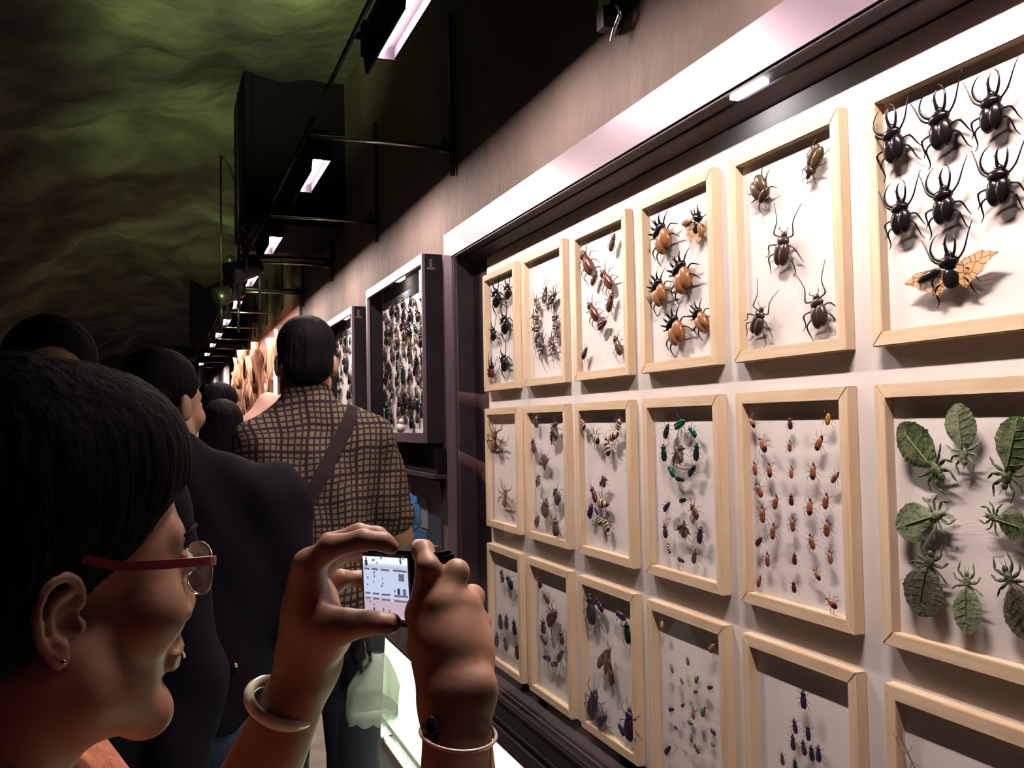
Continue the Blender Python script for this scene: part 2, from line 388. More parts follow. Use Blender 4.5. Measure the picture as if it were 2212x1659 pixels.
bxo('back_panel', BX-.003, BX+.001, T0-5*PT-WD-.012, T0+.008, EYE+ZS[2]-HH-.003, EYE+.577, MP['panel'], t)
bm = bmesh.new(); x = FX+.006
bm.faces.new([bm.verts.new(p) for p in [(x, CY0+.09, ib), (x, CY1-.09, ib), (x, CY1-.09, ih), (x, CY0+.09, ih)]]); fin('glass_pane', bm, MP['glass'], t)
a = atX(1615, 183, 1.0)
o = bxo('lamp_or_glint', FX+.012, FX+.03, a.y-.045, a.y+.05, a.z-.012, a.z+.012, emis('glint_white', (1, .97, .97), 14), t)  # glowing block standing in for a reflection in the glass, no lamp here
# dark apron below and the backlit panel at the foot of the wall
APZ = EYE-1.02*.995
for i, (z0, z1, x, m) in enumerate([(CB+.0, CB-.05, .975, MP['boxside']), (CB-.05, APZ, .99, MP['boxside'])]):
    struct(bxo('trim_%d' % (i+3), x, LW+.002, .2, 3.30 if i == 0 else 8.2, z0, z1, m))
def glow_mat():
    m = bpy.data.materials.new('backlit_glass'); m.use_nodes = True; nt = m.node_tree; N = nt.nodes; L = nt.links; N.clear()
    tc = N.new('ShaderNodeTexCoord'); mp = N.new('ShaderNodeMapping'); mp.inputs['Scale'].default_value = (1, 5, .6)
    n = N.new('ShaderNodeTexNoise'); n.inputs['Scale'].default_value = 2.2; n.inputs['Detail'].default_value = 7
    r = N.new('ShaderNodeValToRGB'); e = r.color_ramp.elements; e[0].position = .30; e[0].color = (.42, .62, .34, 1); e[1].position = .62; e[1].color = (.86, 1, .62, 1)
    em = N.new('ShaderNodeEmission'); em.inputs[1].default_value = 2.4; o = N.new('ShaderNodeOutputMaterial')
    L.new(tc.outputs['Object'], mp.inputs[0]); L.new(mp.outputs[0], n.inputs['Vector']); L.new(n.outputs[0], r.inputs[0]); L.new(r.outputs[0], em.inputs[0]); L.new(em.outputs[0], o.inputs[0])
    return m
MP['glow'] = glow_mat(); MP['bar'] = emis('floor_tube_white', (.95, 1, .82), 6)
t = thing('light_box', 'long pale green backlit glass panel at the foot of the wall', 'light box', (LW, 3, .05))
bxo('lit_panel', LW-.012, LW-.002, .3, 7.8, .075, APZ, MP['glow'], t)
bxo('lower_rail', LW-.03, LW-.002, .3, 7.8, .03, .075, MP['blackm'], t)
for i in range(6):
    y0 = .36+1.2*i+(.29); t = thing('floor_tube', ('glowing white floor tube at the foot of the wall, %s from the near end' % ordn[i]), 'floor lamp', (.965, y0+.58, 0), 'floor tubes below the light box')
    bxo('tube', .945, .968, y0, y0+1.13, .010, .045, MP['bar'], t)
    bm = bmesh.new(); box(bm, .934, .944, y0-.02, y0+1.15, 0, .05); box(bm, .969, .979, y0-.02, y0+1.15, 0, .058); fin('side_rail', bm, MP['steel'], t)
    bxo('joint', .935, .985, y0-.045, y0-.02, 0, .062, MP['steel'], t)
struct(bxo('floor_shade_strip', .86, .934, .2, 8.2, 0, .02, MP['boxside']))  # flat dark strip standing in for the shadow on the floor beside the tubes
# ================================================================== PINE SPECIMEN BOXES
def framepos(c, r_):
    y1 = T0-(c-1)*PT; z1 = EYE+ZS[r_-1]; return y1-WD, y1, z1-HH, z1
FD = .030
def specimen_box(c, r_, label):
    y0, y1, z0, z1 = framepos(c, r_); xf, xb = 1.0395, 1.0602
    t = thing('specimen_box', label, 'specimen box', (xb, (y0+y1)/2, z0), 'pine specimen boxes in the large case')
    def quadprism(pts, m):                                  # pts: outline in (y,z) counter-clockwise seen from the room
        bm = bmesh.new(); A = [bm.verts.new((xf, a, b)) for a, b in pts]; B = [bm.verts.new((xb, a, b)) for a, b in pts]; n = len(pts)
        bm.faces.new(A); bm.faces.new(B[::-1])
        for k in range(n): bm.faces.new([A[k], B[k], B[(k+1) % n], A[(k+1) % n]])
        bmesh.ops.recalc_face_normals(bm, faces=bm.faces)
        bmesh.ops.bevel(bm, geom=[e for e in bm.edges], offset=.0012, segments=2, affect='EDGES')
        return bm
    l = RL; g = .0002
    fin('rail', quadprism([(y0, z1), (y0+l, z1-l), (y1-l, z1-l), (y1, z1)], 0), MP['pineH'], t)
    fin('rail', quadprism([(y0, z0), (y1, z0), (y1-l, z0+l), (y0+l, z0+l)], 0), MP['pineH'], t)
    fin('stile', quadprism([(y1, z0+g), (y1, z1-g), (y1-l, z1-l), (y1-l, z0+l)], 0), MP['pineV'], t)
    fin('stile', quadprism([(y0, z0+g), (y0+l, z0+l), (y0+l, z1-l), (y0, z1-g)], 0), MP['pineV'], t)
    bxo('backing_board', xb-.0035, xb-.0005, y0+l*.6, y1-l*.6, z0+l*.6, z1-l*.6, MP['board'], t)
    return t
BOXES = {
 (1, 1): 'pine box of six small horned dark beetles, top row, farthest left', (2, 1): 'pine box with a starburst ring of spotted longhorns, top row, second',
 (3, 1): 'pine box of nine scattered mahogany beetles, top row, third', (4, 1): 'pine box of six tan horned beetles, top row, fourth',
 (5, 1): 'pine box of five long-armed dark beetles, top row, fifth', (6, 1): 'pine box of black three-horned beetles, top row, cut by the right edge',
 (1, 2): 'pine box of two spiny brown stick insects, middle row, farthest left', (2, 2): 'pine box of nine plum oval beetles, middle row, second',
 (3, 2): 'pine box of cream-banded beetles strung like a smile, middle row, third', (4, 2): 'pine box with a green beetle ring above a smaller ring, middle row, fourth',
 (5, 2): 'pine box with columns of small orange bugs, middle row, fifth', (6, 2): 'pine box of green leaf insects, middle row, cut by the right edge',
 (1, 3): 'pine box with a dark beetle cluster, bottom row, farthest left', (2, 3): 'pine box with an oval ring of maroon beetles, bottom row, second',
 (3, 3): 'pine box with a striped moth amid dark blue beetles, bottom row, third', (4, 3): 'pine box of tiny mixed insects, bottom row, fourth',
 (5, 3): 'pine box with a dark diamond of small beetles, bottom row, fifth', (6, 3): 'pine box with a thin stick insect, bottom right corner of the picture'}
for (c, r_), lb in BOXES.items(): specimen_box(c, r_, lb)
# ================================================================== INSECTS
K = {}
BLK = mat('glossy_black_chitin', (.009, .006, .008), .22, spec=.35); DK = mat('dark_brown_chitin', (.04, .022, .018), .3)
TAN = mat('tan_wing_case', (.30, .13, .055), .25, coat=.3); MAH = mat('mahogany_wing_case', (.095, .032, .018), .28)
OLV = mat('olive_brown_chitin', (.075, .05, .022), .3); PLUM = noisy(mat('plum_chitin', (.06, .03, .04), .35), [(.05, .03, .04), (.09, .055, .06)], 5)
GRN = mat('metallic_green_chitin', (.01, .22, .12), .18, .8); BGR = mat('dark_green_chitin', (.008, .05, .035), .2, .7)
VIO = mat('dark_violet_chitin', (.03, .012, .06), .3); BLU = mat('dark_blue_chitin', (.012, .014, .05), .25, .3)
SPOT = noisy(mat('spotted_chitin', (.1, .06, .04), .4), [(.035, .02, .018), (.05, .03, .025), (.45, .33, .25)], 7, lo=.5, hi=.62)
BAND = banded('cream_banded_chitin', [(0, (.03, .015, .02)), (.22, (.03, .015, .02)), (.25, (.62, .48, .30)), (.38, (.03, .015, .02)), (.5, (.62, .48, .30)), (.62, (.05, .02, .02)), (.8, (.5, .36, .22))])
ORG = banded('orange_dark_tailed_chitin', [(0, (.04, .012, .02)), (.3, (.05, .015, .02)), (.36, (.27, .085, .04)), (1, (.32, .12, .06))], interp='LINEAR')
RST = banded('rust_chitin', [(0, (.22, .07, .03)), (.45, (.28, .1, .04)), (.55, (.12, .04, .03)), (1, (.4, .14, .06))], interp='LINEAR')
MAR = mat('maroon_chitin', (.07, .012, .022), .3); PNK = mat('dusky_pink_chitin', (.3, .10, .10), .4); YEL = mat('pale_yellow_chitin', (.5, .42, .16), .4)
GLD = mat('gold_chitin', (.62, .34, .06), .2, .5); MGR = mat('moss_green_chitin', (.07, .13, .05), .4)
WING = bpy.data.materials.new('amber_wing'); WING.use_nodes = True
def _wing():
    nt = WING.node_tree; N = nt.nodes; L = nt.links; b = N['Principled BSDF']; b.inputs['Roughness'].default_value = .3
    tc = N.new('ShaderNodeTexCoord'); v = N.new('ShaderNodeTexVoronoi'); v.feature = 'DISTANCE_TO_EDGE'; v.inputs['Scale'].default_value = 5
    r = N.new('ShaderNodeValToRGB'); e = r.color_ramp.elements; e[0].position = .02; e[0].color = (.10, .03, .01, 1); e[1].position = .06; e[1].color = (.85, .50, .22, 1)
    L.new(tc.outputs['Object'], v.inputs['Vector']); L.new(v.outputs[0], r.inputs[0]); L.new(r.outputs[0], b.inputs['Base Color']); b.inputs['Alpha'].default_value = .62
_wing()
DWING = mat('dusky_wing', (.16, .11, .085), .45)
MOTHW = banded('brown_moth_wing', [(0, (.05, .025, .018)), (.25, (.09, .05, .03)), (.4, (.22, .15, .09)), (.5, (.06, .03, .02)), (.68, (.20, .13, .08)), (.8, (.05, .028, .02))])
LEAF1 = noisy(mat('leaf_green', (.10, .16, .05), .5), [(.03, .05, .018), (.06, .10, .032), (.12, .15, .065)], 5, bump=.3)
LEAF2 = noisy(mat('leaf_pale_green', (.25, .32, .2), .5), [(.11, .15, .075), (.20, .24, .15)], 4, bump=.3)
LEAF3 = noisy(mat('leaf_dark_mottled', (.05, .06, .04), .5), [(.035, .03, .028), (.06, .07, .035), (.09, .08, .06)], 8, bump=.3)
BRN = noisy(mat('brown_bark_chitin', (.15, .08, .04), .6), [(.11, .05, .025), (.22, .12, .06)], 8)
def leg_pts(kind):
    S = dict(
     rhino=[[(.18, .2, -.02), (.38, .40, .0), (.52, .80, -.02), (.62, 1.05, -.04)], [(.24, -.02, -.05), (.44, -.1, .02), (.5, -.34, -.1), (.56, -.46, -.12)], [(.2, -.2, -.05), (.38, -.36, .02), (.42, -.66, -.1), (.5, -.8, -.12)]],
     arm=[[(.12, .34, 0), (.30, .42, .02), (.26, .82, .02), (.44, 1.34, 0)], [(.18, .1, -.04), (.4, .04, .04), (.5, -.2, -.1), (.62, -.34, -.1)], [(.16, -.1, -.04), (.36, -.3, .04), (.40, -.6, -.1), (.36, -.78, -.1)]],
     short=[[(.16, .22, 0), (.34, .34, .02), (.42, .5, -.08)], [(.22, 0, -.03), (.42, -.06, .02), (.54, -.22, -.1)], [(.18, -.2, -.03), (.36, -.34, .02), (.44, -.6, -.1)]])
    return S[kind]
def egg(v, a=.25): return Vector((v.x*(1-a*v.y*abs(v.y)), v.y, v.z))
def part_mesh(name, fn, m):
    bm = bmesh.new(); fn(bm)
    me = bpy.data.meshes.new(name); bm.to_mesh(me); bm.free(); me.materials.append(m); return (name, me)
def legs(kind, r, m, asym=None):
    out = []
    for s in (1, -1):
        for i, L_ in enumerate(leg_pts(kind)):
            pts = [(s*a, b, c) for a, b, c in L_]
            def f(bm, pts=pts, i=i):
                ctube(bm, pts, [r*1.6, r*1.4, r*.9, r*.5], 5, 4)
                if len(pts) > 3: ell(bm, pts[1], (r*1.7,)*3, 6, 4)
            out.append(part_mesh('leg', f, m))
    return out
def wing_pair(bm, s, pts):
    th = .006; A = [bm.verts.new((s*x, y, z+th)) for x, y, z in pts]; B = [bm.verts.new((s*x, y, z-th)) for x, y, z in pts]; n = len(A)
    bm.faces.new(A if s > 0 else A[::-1]); bm.faces.new(B[::-1] if s > 0 else B)
    for k in range(n): bm.faces.new([A[k], A[(k+1) % n], B[(k+1) % n], B[k]])
    for k in range(0, n-1, 1):
        x, y, z = pts[k]; tube(bm, [(s*pts[0][0], pts[0][1], pts[0][2]+th), (s*x, y, z+th*1.5)], .006, 4)
HW = [(.10, .04, 0), (.40, .18, .03), (.80, .22, .05), (1.15, .04, .05), (.88, -.10, .04), (.74, -.28, .03), (.48, -.38, .01), (.32, -.56, 0), (.12, -.28, 0)]
def make(kind):
    if kind in K: return K[kind]
    P = []; A = lambda n, f, m: P.append(part_mesh(n, f, m))
    if kind in ('rhino', 'rhino_open', 'fivehorn', 'fivehorn_open', 'smallrhino', 'smallrhino2'):
        elm = {'rhino': BLK, 'rhino_open': BLK, 'fivehorn': TAN, 'fivehorn_open': TAN, 'smallrhino': BLK, 'smallrhino2': MAH}[kind]; opn = kind.endswith('open')
        A('abdomen', lambda bm: ell(bm, (0, -.18, -.03), (.22, .30, .11)), BLK)
        for s in (1, -1):
            if opn:
                rot = Matrix.Rotation(R(-s*-78), 3, 'Z') if kind == 'rhino_open' else Matrix.Rotation(R(s*(62 if s < 0 else 20)), 3, 'Z')
                def f(bm, s=s, rot=rot): ell(bm, Vector((s*.17, .02, .05))+rot @ Vector((s*.06, -.28, .03)), (.13, .31, .09), rot=rot)
                if kind == 'rhino_open' and s > 0: continue
            else:
                def f(bm, s=s): ell(bm, (s*.098, -.17, 0), (.165, .36, .16), shape=lambda v: egg(v, -.06))
            A('wing_case', f, elm)
        if opn:
            for s in (1, -1):
                A('hind_wing', lambda bm, s=s: wing_pair(bm, s, HW if kind == 'rhino_open' else [(x*.55, y*1.2-.25, z) for x, y, z in HW]), WING)
        A('pronotum', lambda bm: ell(bm, (0, .22, .01), (.235, .17, .15)), BLK)
        A('head', lambda bm: ell(bm, (0, .40, -.02), (.095, .11, .07)), BLK)
        if kind in ('rhino', 'rhino_open', 'smallrhino', 'smallrhino2'):
            for s in (1, -1):
                A('horn', lambda bm, s=s: ctube(bm, [(s*.12, .27, .07), (s*.24, .40, .12), (s*.30, .62, .14), (s*.25, .86, .10), (s*.12, 1.0, .07)] if kind[:5] == 'rhino' else [(s*.1, .3, .07), (s*.14, .45, .12), (s*.10, .58, .1)], [.042, .032, .024, .016, .005], 7), BLK)
            A('horn', lambda bm: (ctube(bm, [(0, .44, 0), (.0, .60, .05), (.015, .78, .06), (.06, .92, .02)], [.05, .032, .025, .008], 7), ctube(bm, [(0, .66, .06), (-.05, .72, .08)], [.02, .005], 5)), BLK)
        else:
            for a, b in [((-.16, .30), (-.30, .52)), ((-.07, .34), (-.10, .60)), ((.07, .34), (.10, .60)), ((.16, .30), (.30, .52))]:
                A('horn', lambda bm, a=a, b=b: ctube(bm, [(a[0], a[1], .07), ((a[0]+b[0])/2, (a[1]+b[1])/2, .13), (b[0], b[1], .12)], [.036, .024, .005], 6), BLK)
            A('horn', lambda bm: ctube(bm, [(0, .46, 0), (-.02, .62, .06), (-.1, .82, .03)], [.04, .026, .006], 6), BLK)
        P += legs('rhino' if 'rhino' in kind else 'short', .017, BLK)
    elif kind in ('longarm', 'longarm_round'):
        m = OLV if kind == 'longarm_round' else DK; w = 1.45 if kind == 'longarm_round' else 1
        for s in (1, -1): A('wing_case', lambda bm, s=s: ell(bm, (s*.078*w, -.16, 0), (.13*w, .36, .14), shape=lambda v: egg(v, -.06)), m)
        A('pronotum', lambda bm: ell(bm, (0, .23, 0), (.175*w, .15, .12)), DK); A('head', lambda bm: ell(bm, (0, .41, -.01), (.09, .1, .06)), DK)
        P += legs('arm' if kind == 'longarm' else 'short', .016, DK)
        for s in (1, -1): A('antenna', lambda bm, s=s: ctube(bm, [(s*.05, .48, 0), (s*.14, .56, .03), (s*.12, .62, .03)], [.012, .009, .012], 5), DK)
    elif kind == 'longhorn':
        for s in (1, -1): A('wing_case', lambda bm, s=s: ell(bm, (s*.075, -.14, 0), (.10, .36, .1), shape=lambda v: egg(v, -.15)), SPOT)
        A('pronotum', lambda bm: (ell(bm, (0, .26, 0), (.12, .10, .09)), ell(bm, (.13, .26, 0), (.03, .03, .03), 6, 4), ell(bm, (-.13, .26, 0), (.03, .03, .03), 6, 4)), DK)
        A('head', lambda bm: ell(bm, (0, .41, 0), (.09, .09, .07)), DK)
        for s in (1, -1): A('antenna', lambda bm, s=s: ctube(bm, [(s*.05, .46, .02), (s*.14, .7, .06), (s*.2, 1.05, .03), (s*.17, 1.45, 0)], [.02, .014, .009, .004], 5), DK)
        P += legs('short', .017, DK)
    elif kind in ('mahogany', 'maroon', 'violet', 'blue', 'darkgreen', 'green', 'plum', 'olive'):
        m = {'mahogany': MAH, 'maroon': MAR, 'violet': VIO, 'blue': BLU, 'darkgreen': BGR, 'green': GRN, 'plum': PLUM, 'olive': OLV}[kind]; w = {'plum': 1.45, 'maroon': 1.2}.get(kind, 1)
        A('body', lambda bm: (ell(bm, (0, .0, -.03), (.13*w, .44, .07)), ell(bm, (0, .42, 0), (.07, .08, .06))), DK)
        for s in (1, -1): A('wing_case', lambda bm, s=s: ell(bm, (s*.062*w, -.14, 0), (.112*w, .38, .11), shape=lambda v: egg(v, .28)), m)
        A('pronotum', lambda bm: ell(bm, (0, .27, .01), (.145*w, .14, .10)), m)
        P += legs('short', .011, DK)
        for s in (1, -1): A('antenna', lambda bm, s=s: ctube(bm, [(s*.04, .47, 0), (s*.1, .62, .03), (s*.16, .78, 0)], [.01, .007, .004], 4), DK)
    elif kind in ('banded', 'orange', 'rust', 'pink', 'yellow', 'moss', 'gold', 'speck'):
        m = {'banded': BAND, 'orange': ORG, 'rust': RST, 'pink': PNK, 'yellow': YEL, 'moss': MGR, 'gold': GLD, 'speck': VIO}[kind]
        A('wing_cases', lambda bm: ell(bm, (0, -.06, .02), (.19, .42, .11), shape=lambda v: egg(v, .3)), m)
        A('underside', lambda bm: (ell(bm, (0, .1, -.03), (.14, .36, .08)), ell(bm, (0, .44, 0), (.07, .08, .06), 8, 5), [ctube(bm, [(s*p[0], p[1], p[2]) for p in L_], [.018, .014, .006], 4, 3) for s in (1, -1) for L_ in leg_pts('short')], [ctube(bm, [(s*.04, .48, 0), (s*.12, .66, .02), (s*.22, .74, 0)], [.012, .009, .005], 4, 3) for s in (1, -1)]), DK)
    elif kind in ('winged', 'winged_banded'):
        A('body', lambda bm: ell(bm, (0, 0, 0), (.11, .5, .10), shape=lambda v: egg(v, .3)), PLUM if kind == 'winged' else VIO)
        for s in (1, -1):
            A('wing_case', lambda bm, s=s: ell(bm, Vector((s*.28, .02, .03)), (.07, .33, .035), rot=Matrix.Rotation(R(s*48), 3, 'Z')), DK)
            A('hind_wing', lambda bm, s=s: wing_pair(bm, s, [(x*.42, y*.9-.02, z) for x, y, z in HW]), DWING)
        P += legs('short', .012, DK)
    elif kind == 'moth':
        A('body', lambda bm: (ell(bm, (0, 0, 0), (.09, .46, .09)), ell(bm, (0, .42, 0), (.07, .08, .07))), BRN)
        for s in (1, -1):
            A('fore_wing', lambda bm, s=s: ell(bm, Vector((s*.22, -.05, .03)), (.13, .52, .02), rot=Matrix.Rotation(R(s*22), 3, 'Z'), shape=lambda v: egg(v, .5)), MOTHW)
            A('hind_wing', lambda bm, s=s: ell(bm, Vector((s*.3, -.18, -.01)), (.14, .30, .02), rot=Matrix.Rotation(R(s*45), 3, 'Z')), BRN)
            A('antenna', lambda bm, s=s: ctube(bm, [(s*.03, .48, 0), (s*.1, .62, .02), (s*.2, .72, 0)], [.012, .01, .004], 4), DK)
    elif kind == 'spiny':
        rng = random.Random(3)
        A('abdomen', lambda bm: (ell(bm, (0, -.2, 0), (.13, .32, .11)), [ctube(bm, [(s*.08, y, .05), (s*(.2+rng.random()*.05), y+.06, .12)], [.02, .004], 5, 2) for s in (1, -1) for y in (-.4, -.3, -.2, -.1, 0)]), BRN)
        A('thorax', lambda bm: (ell(bm, (0, .2, 0), (.10, .16, .09)), [ctube(bm, [(s*.06, y, .05), (s*.18, y+.08, .12)], [.02, .004], 5, 2) for s in (1, -1) for y in (.1, .2, .28)]), BRN)
        A('head', lambda bm: ell(bm, (0, .40, 0), (.07, .1, .07)), BRN)
        for s in (1, -1):
            for Lp in [[(.06, .3, 0), (.25, .5, .05), (.42, .62, 0), (.55, .9, 0)], [(.08, .15, 0), (.35, .2, .06), (.6, .12, 0), (.8, .25, 0)], [(.08, .0, 0), (.35, -.05, .06), (.6, -.2, 0), (.7, -.5, 0)]]:
                A('leg', lambda bm, s=s, Lp=Lp: (ctube(bm, [(s*a, b, c) for a, b, c in Lp], [.035, .032, .024, .012], 6), [ctube(bm, [(s*(Lp[1][0]*u+Lp[2][0]*(1-u)), Lp[1][1]*u+Lp[2][1]*(1-u), .04), (s*(Lp[1][0]*u+Lp[2][0]*(1-u)), Lp[1][1]*u+Lp[2][1]*(1-u)+.09, .06)], [.014, .003], 4, 2) for u in (.2, .5, .8)]), BRN)
            A('antenna', lambda bm, s=s: ctube(bm, [(s*.03, .47, 0), (s*.1, .7, .04), (s*.2, .95, 0)], [.014, .01, .004], 4), BRN)
    elif kind in ('leaf_green', 'leaf_pale', 'leaf_dark'):
        m = {'leaf_green': LEAF1, 'leaf_pale': LEAF2, 'leaf_dark': LEAF3}[kind]; wd = {'leaf_green': .26, 'leaf_pale': .27, 'leaf_dark': .30}[kind]
        rng = random.Random(len(kind))
        def leaf(bm):
            n = 22; top = []; ed = {1: [], -1: []}
            for i in range(n+1):
                t = i/n; y = -.5+.78*t; w = wd*(math.sin(math.pi*min(1, t*1.02+.02))**.62)*(1+.12*rng.random()*(i % 2))
                if t > .9: w = max(w, .07)
                top.append((y, w))
            for zs in (1, -1):
                rows = []
                for y, w in top: rows.append([bm.verts.new((u*w, y, (.035 if zs > 0 else -.01)*(1-abs(u)**2)+.03*math.sin(3*u+y*4)*abs(u)+(.004*zs))) for u in (-1, -.66, -.33, 0, .33, .66, 1)])
                for a, b in zip(rows, rows[1:]):
                    for k in range(6): bm.faces.new([a[k], a[k+1], b[k+1], b[k]] if zs > 0 else [a[k+1], a[k], b[k], b[k+1]])
                ed[zs] = [r_[0] for r_ in rows]+[r_[-1] for r_ in rows[::-1]]
            E, G = ed[1], ed[-1]
            for k in range(len(E)): bm.faces.new([E[k], E[(k+1) % len(E)], G[(k+1) % len(G)], G[k]])
        A('leaf_abdomen', leaf, m)
        A('midrib', lambda bm: (ctube(bm, [(0, -.5, .01), (0, -.2, .045), (0, .26, .045)], [.006, .01, .013], 5), [ctube(bm, [(0, y, .04), (s*wd*.8, y-.1, .02)], [.006, .002], 4, 2) for s in (1, -1) for y in (-.3, -.18, -.06, .06, .18)]), mat('leaf_rib_'+kind, (.2, .22, .10), .5) if kind != 'leaf_dark' else OLV)
        A('thorax', lambda bm: (ell(bm, (0, .33, .01), (.07, .12, .04)), ell(bm, (0, .46, .01), (.045, .055, .035))), m)
        for s in (1, -1):
            for Lp in [[(.05, .38, 0), (.15, .50, .02), (.12, .66, 0)], [(.06, .32, 0), (.20, .36, .02), (.26, .46, 0)], [(.06, .28, 0), (.20, .24, .02), (.30, .16, 0)]]:
                A('leg', lambda bm, s=s, Lp=Lp: (ctube(bm, [(s*a, b, c) for a, b, c in Lp], [.012, .014, .006], 5), ell(bm, Vector(((Lp[0][0]+Lp[1][0])/2*s, (Lp[0][1]+Lp[1][1])/2, .01)), (.028, .075, .008), rot=Matrix.Rotation(math.atan2(-(Lp[1][0]-Lp[0][0])*s, Lp[1][1]-Lp[0][1]), 3, 'Z')), ell(bm, Vector(((Lp[1][0]+Lp[2][0])/2*s, (Lp[1][1]+Lp[2][1])/2, .01)), (.018, .06, .006), rot=Matrix.Rotation(math.atan2(-(Lp[2][0]-Lp[1][0])*s, Lp[2][1]-Lp[1][1]), 3, 'Z'))), m)
            A('antenna', lambda bm, s=s: ctube(bm, [(s*.02, .5, 0), (s*.05, .6, .01)], [.006, .003], 4, 2), m)
    elif kind == 'stick':
        A('body', lambda bm: ctube(bm, [(0, -.5, 0), (0, 0, .01), (0, .45, 0), (0, .5, 0)], [.01, .018, .014, .018], 6), BRN)
        for s in (1, -1):
            for y, d in ((.35, .5), (.1, .1), (-.05, -.4)): A('leg', lambda bm, s=s, y=y, d=d: ctube(bm, [(0, y, 0), (s*.14, y+d*.4, .02), (s*.22, y+d, 0)], [.008, .007, .004], 4), BRN)
    K[kind] = P; return P
NAMES = dict(rhino='rhinoceros_beetle', rhino_open='rhinoceros_beetle', smallrhino='rhinoceros_beetle', smallrhino2='rhinoceros_beetle', fivehorn='horned_beetle', fivehorn_open='horned_beetle', longarm='long_armed_beetle', longarm_round='long_armed_beetle',
             longhorn='longhorn_beetle', leaf_green='leaf_insect', leaf_pale='leaf_insect', leaf_dark='leaf_insect', spiny='spiny_stick_insect', stick='stick_insect', moth='moth', winged='winged_beetle', winged_banded='winged_beetle',
             banded='banded_beetle', orange='orange_bug', rust='orange_bug', gold='gold_beetle', green='green_beetle', darkgreen='green_beetle')
CATS = dict(leaf_green='leaf insect', leaf_pale='leaf insect', leaf_dark='leaf insect', spiny='stick insect', stick='stick insect', moth='moth', orange='bug', rust='bug', pink='bug', yellow='bug')
XI = 1.041
def insect(kind, head, tail, label, group, x=XI, lift=0, stretch=1.):
    h = atX(*head, x); t_ = atX(*tail, x); d = h-t_; L_ = d.length; d.normalize(); n = Vector((-1, 0, 0)); r_ = d.cross(n)
    if abs(d.z) < .75: stretch = 1+(stretch-1)*.3; L_ *= .82 if kind not in ('leaf_pale', 'leaf_green', 'stick') else 1
    o = bpy.data.objects.new(NAMES.get(kind, 'beetle'), None); C.objects.link(o); o.empty_display_size = .01
    m = Matrix.Identity(4)
    for i in range(3): m[i][0] = r_[i]*L_*stretch; m[i][1] = d[i]*L_; m[i][2] = n[i]*L_; m[i][3] = ((h+t_)/2)[i]
    o.matrix_world = m
    tag(o, label, CATS.get(kind, 'beetle'), group)
    for nm, me in make(kind): link(nm, me, o)
    return o
def Zm(ox, oy, s): return lambda p: (ox+p[0]/s, oy+p[1]/s)
def batch(zf, items, group, st=1.):
    for it in items: insect(it[0], zf(it[1]), zf(it[2]), it[3], group, stretch=st if len(it) < 5 else it[4])
z4 = Zm(1020, 480, 4.365); z5 = Zm(1350, 250, 2.719); z6 = Zm(1860, 80, 2.44); z7 = Zm(1020, 840, 4.1475); z8 = Zm(1370, 820, 2.86)
z9 = Zm(1860, 780, 1.886); za = Zm(1020, 1150, 3.26); zb = Zm(1370, 1270, 4.265)
g = 'small dark beetles in the farthest top box'; f_ = ' of the six in the farthest top box'
batch(z4, [('smallrhino', (212, 628), (240, 790), 'black horned beetle, top left'+f_), ('smallrhino', (322, 580), (345, 715), 'black horned beetle, top right'+f_),
 ('smallrhino', (290, 880), (325, 1035), 'black horned beetle, middle right'+f_), ('smallrhino', (190, 990), (207, 1110), 'black horned beetle, middle left'+f_),
 ('smallrhino2', (185, 1320), (175, 1465), 'reddish-tailed horned beetle, bottom left'+f_), ('smallrhino', (285, 1250), (318, 1390), 'black horned beetle, bottom right'+f_)], g, 1.5)
g = 'spotted longhorns in the starburst ring'; hrs = [((700, 610), (672, 765), "twelve o'clock"), ((800, 650), (715, 775), "one o'clock"), ((818, 885), (745, 915), "two o'clock"), ((822, 990), (750, 985), "three o'clock"), ((825, 1090), (768, 1030), "four o'clock"),
 ((787, 1225), (715, 1080), "five o'clock"), ((672, 1245), (628, 1090), "six o'clock"), ((612, 1185), (600, 1060), "seven o'clock"), ((590, 1100), (640, 1040), "eight o'clock"), ((563, 1010), (640, 1000), "nine o'clock"), ((560, 885), (635, 905), "ten o'clock"), ((585, 715), (640, 830), "eleven o'clock")]
batch(z4, [('longhorn', a, b, 'spotted longhorn beetle at %s in the starburst ring' % c) for a, b, c in hrs], g, 1.3)
g = 'mahogany beetles scattered in the third top box'; f_ = ' in the third top box'
batch(z4, [('olive', (1345, 105), (1300, 272), 'dark beetle alone in the top right corner'+f_), ('mahogany', (1030, 270), (1122, 475), 'long mahogany beetle in the top left corner'+f_),
 ('olive', (1177, 452), (1120, 608), 'olive-tailed beetle leaning right, left one of the upper pair'+f_), ('mahogany', (1203, 438), (1325, 628), 'mahogany beetle leaning left, right one of the upper pair'+f_),
 ('mahogany', (1325, 655), (1280, 845), 'brown beetle with a shiny thorax, right of the centre'+f_), ('mahogany', (1085, 740), (1190, 935), 'long mahogany beetle at the middle left'+f_),
 ('maroon', (1275, 920), (1178, 1005), 'dark beetle lying crosswise below the centre'+f_), ('violet', (1088, 1165), (1035, 1300), 'plum beetle in the bottom left corner'+f_), ('olive', (1340, 1070), (1402, 1245), 'dark beetle in the bottom right corner'+f_)], g, 1.08)
g = 'tan horned beetles in the fourth top box'; f_ = ' of the fourth top box'
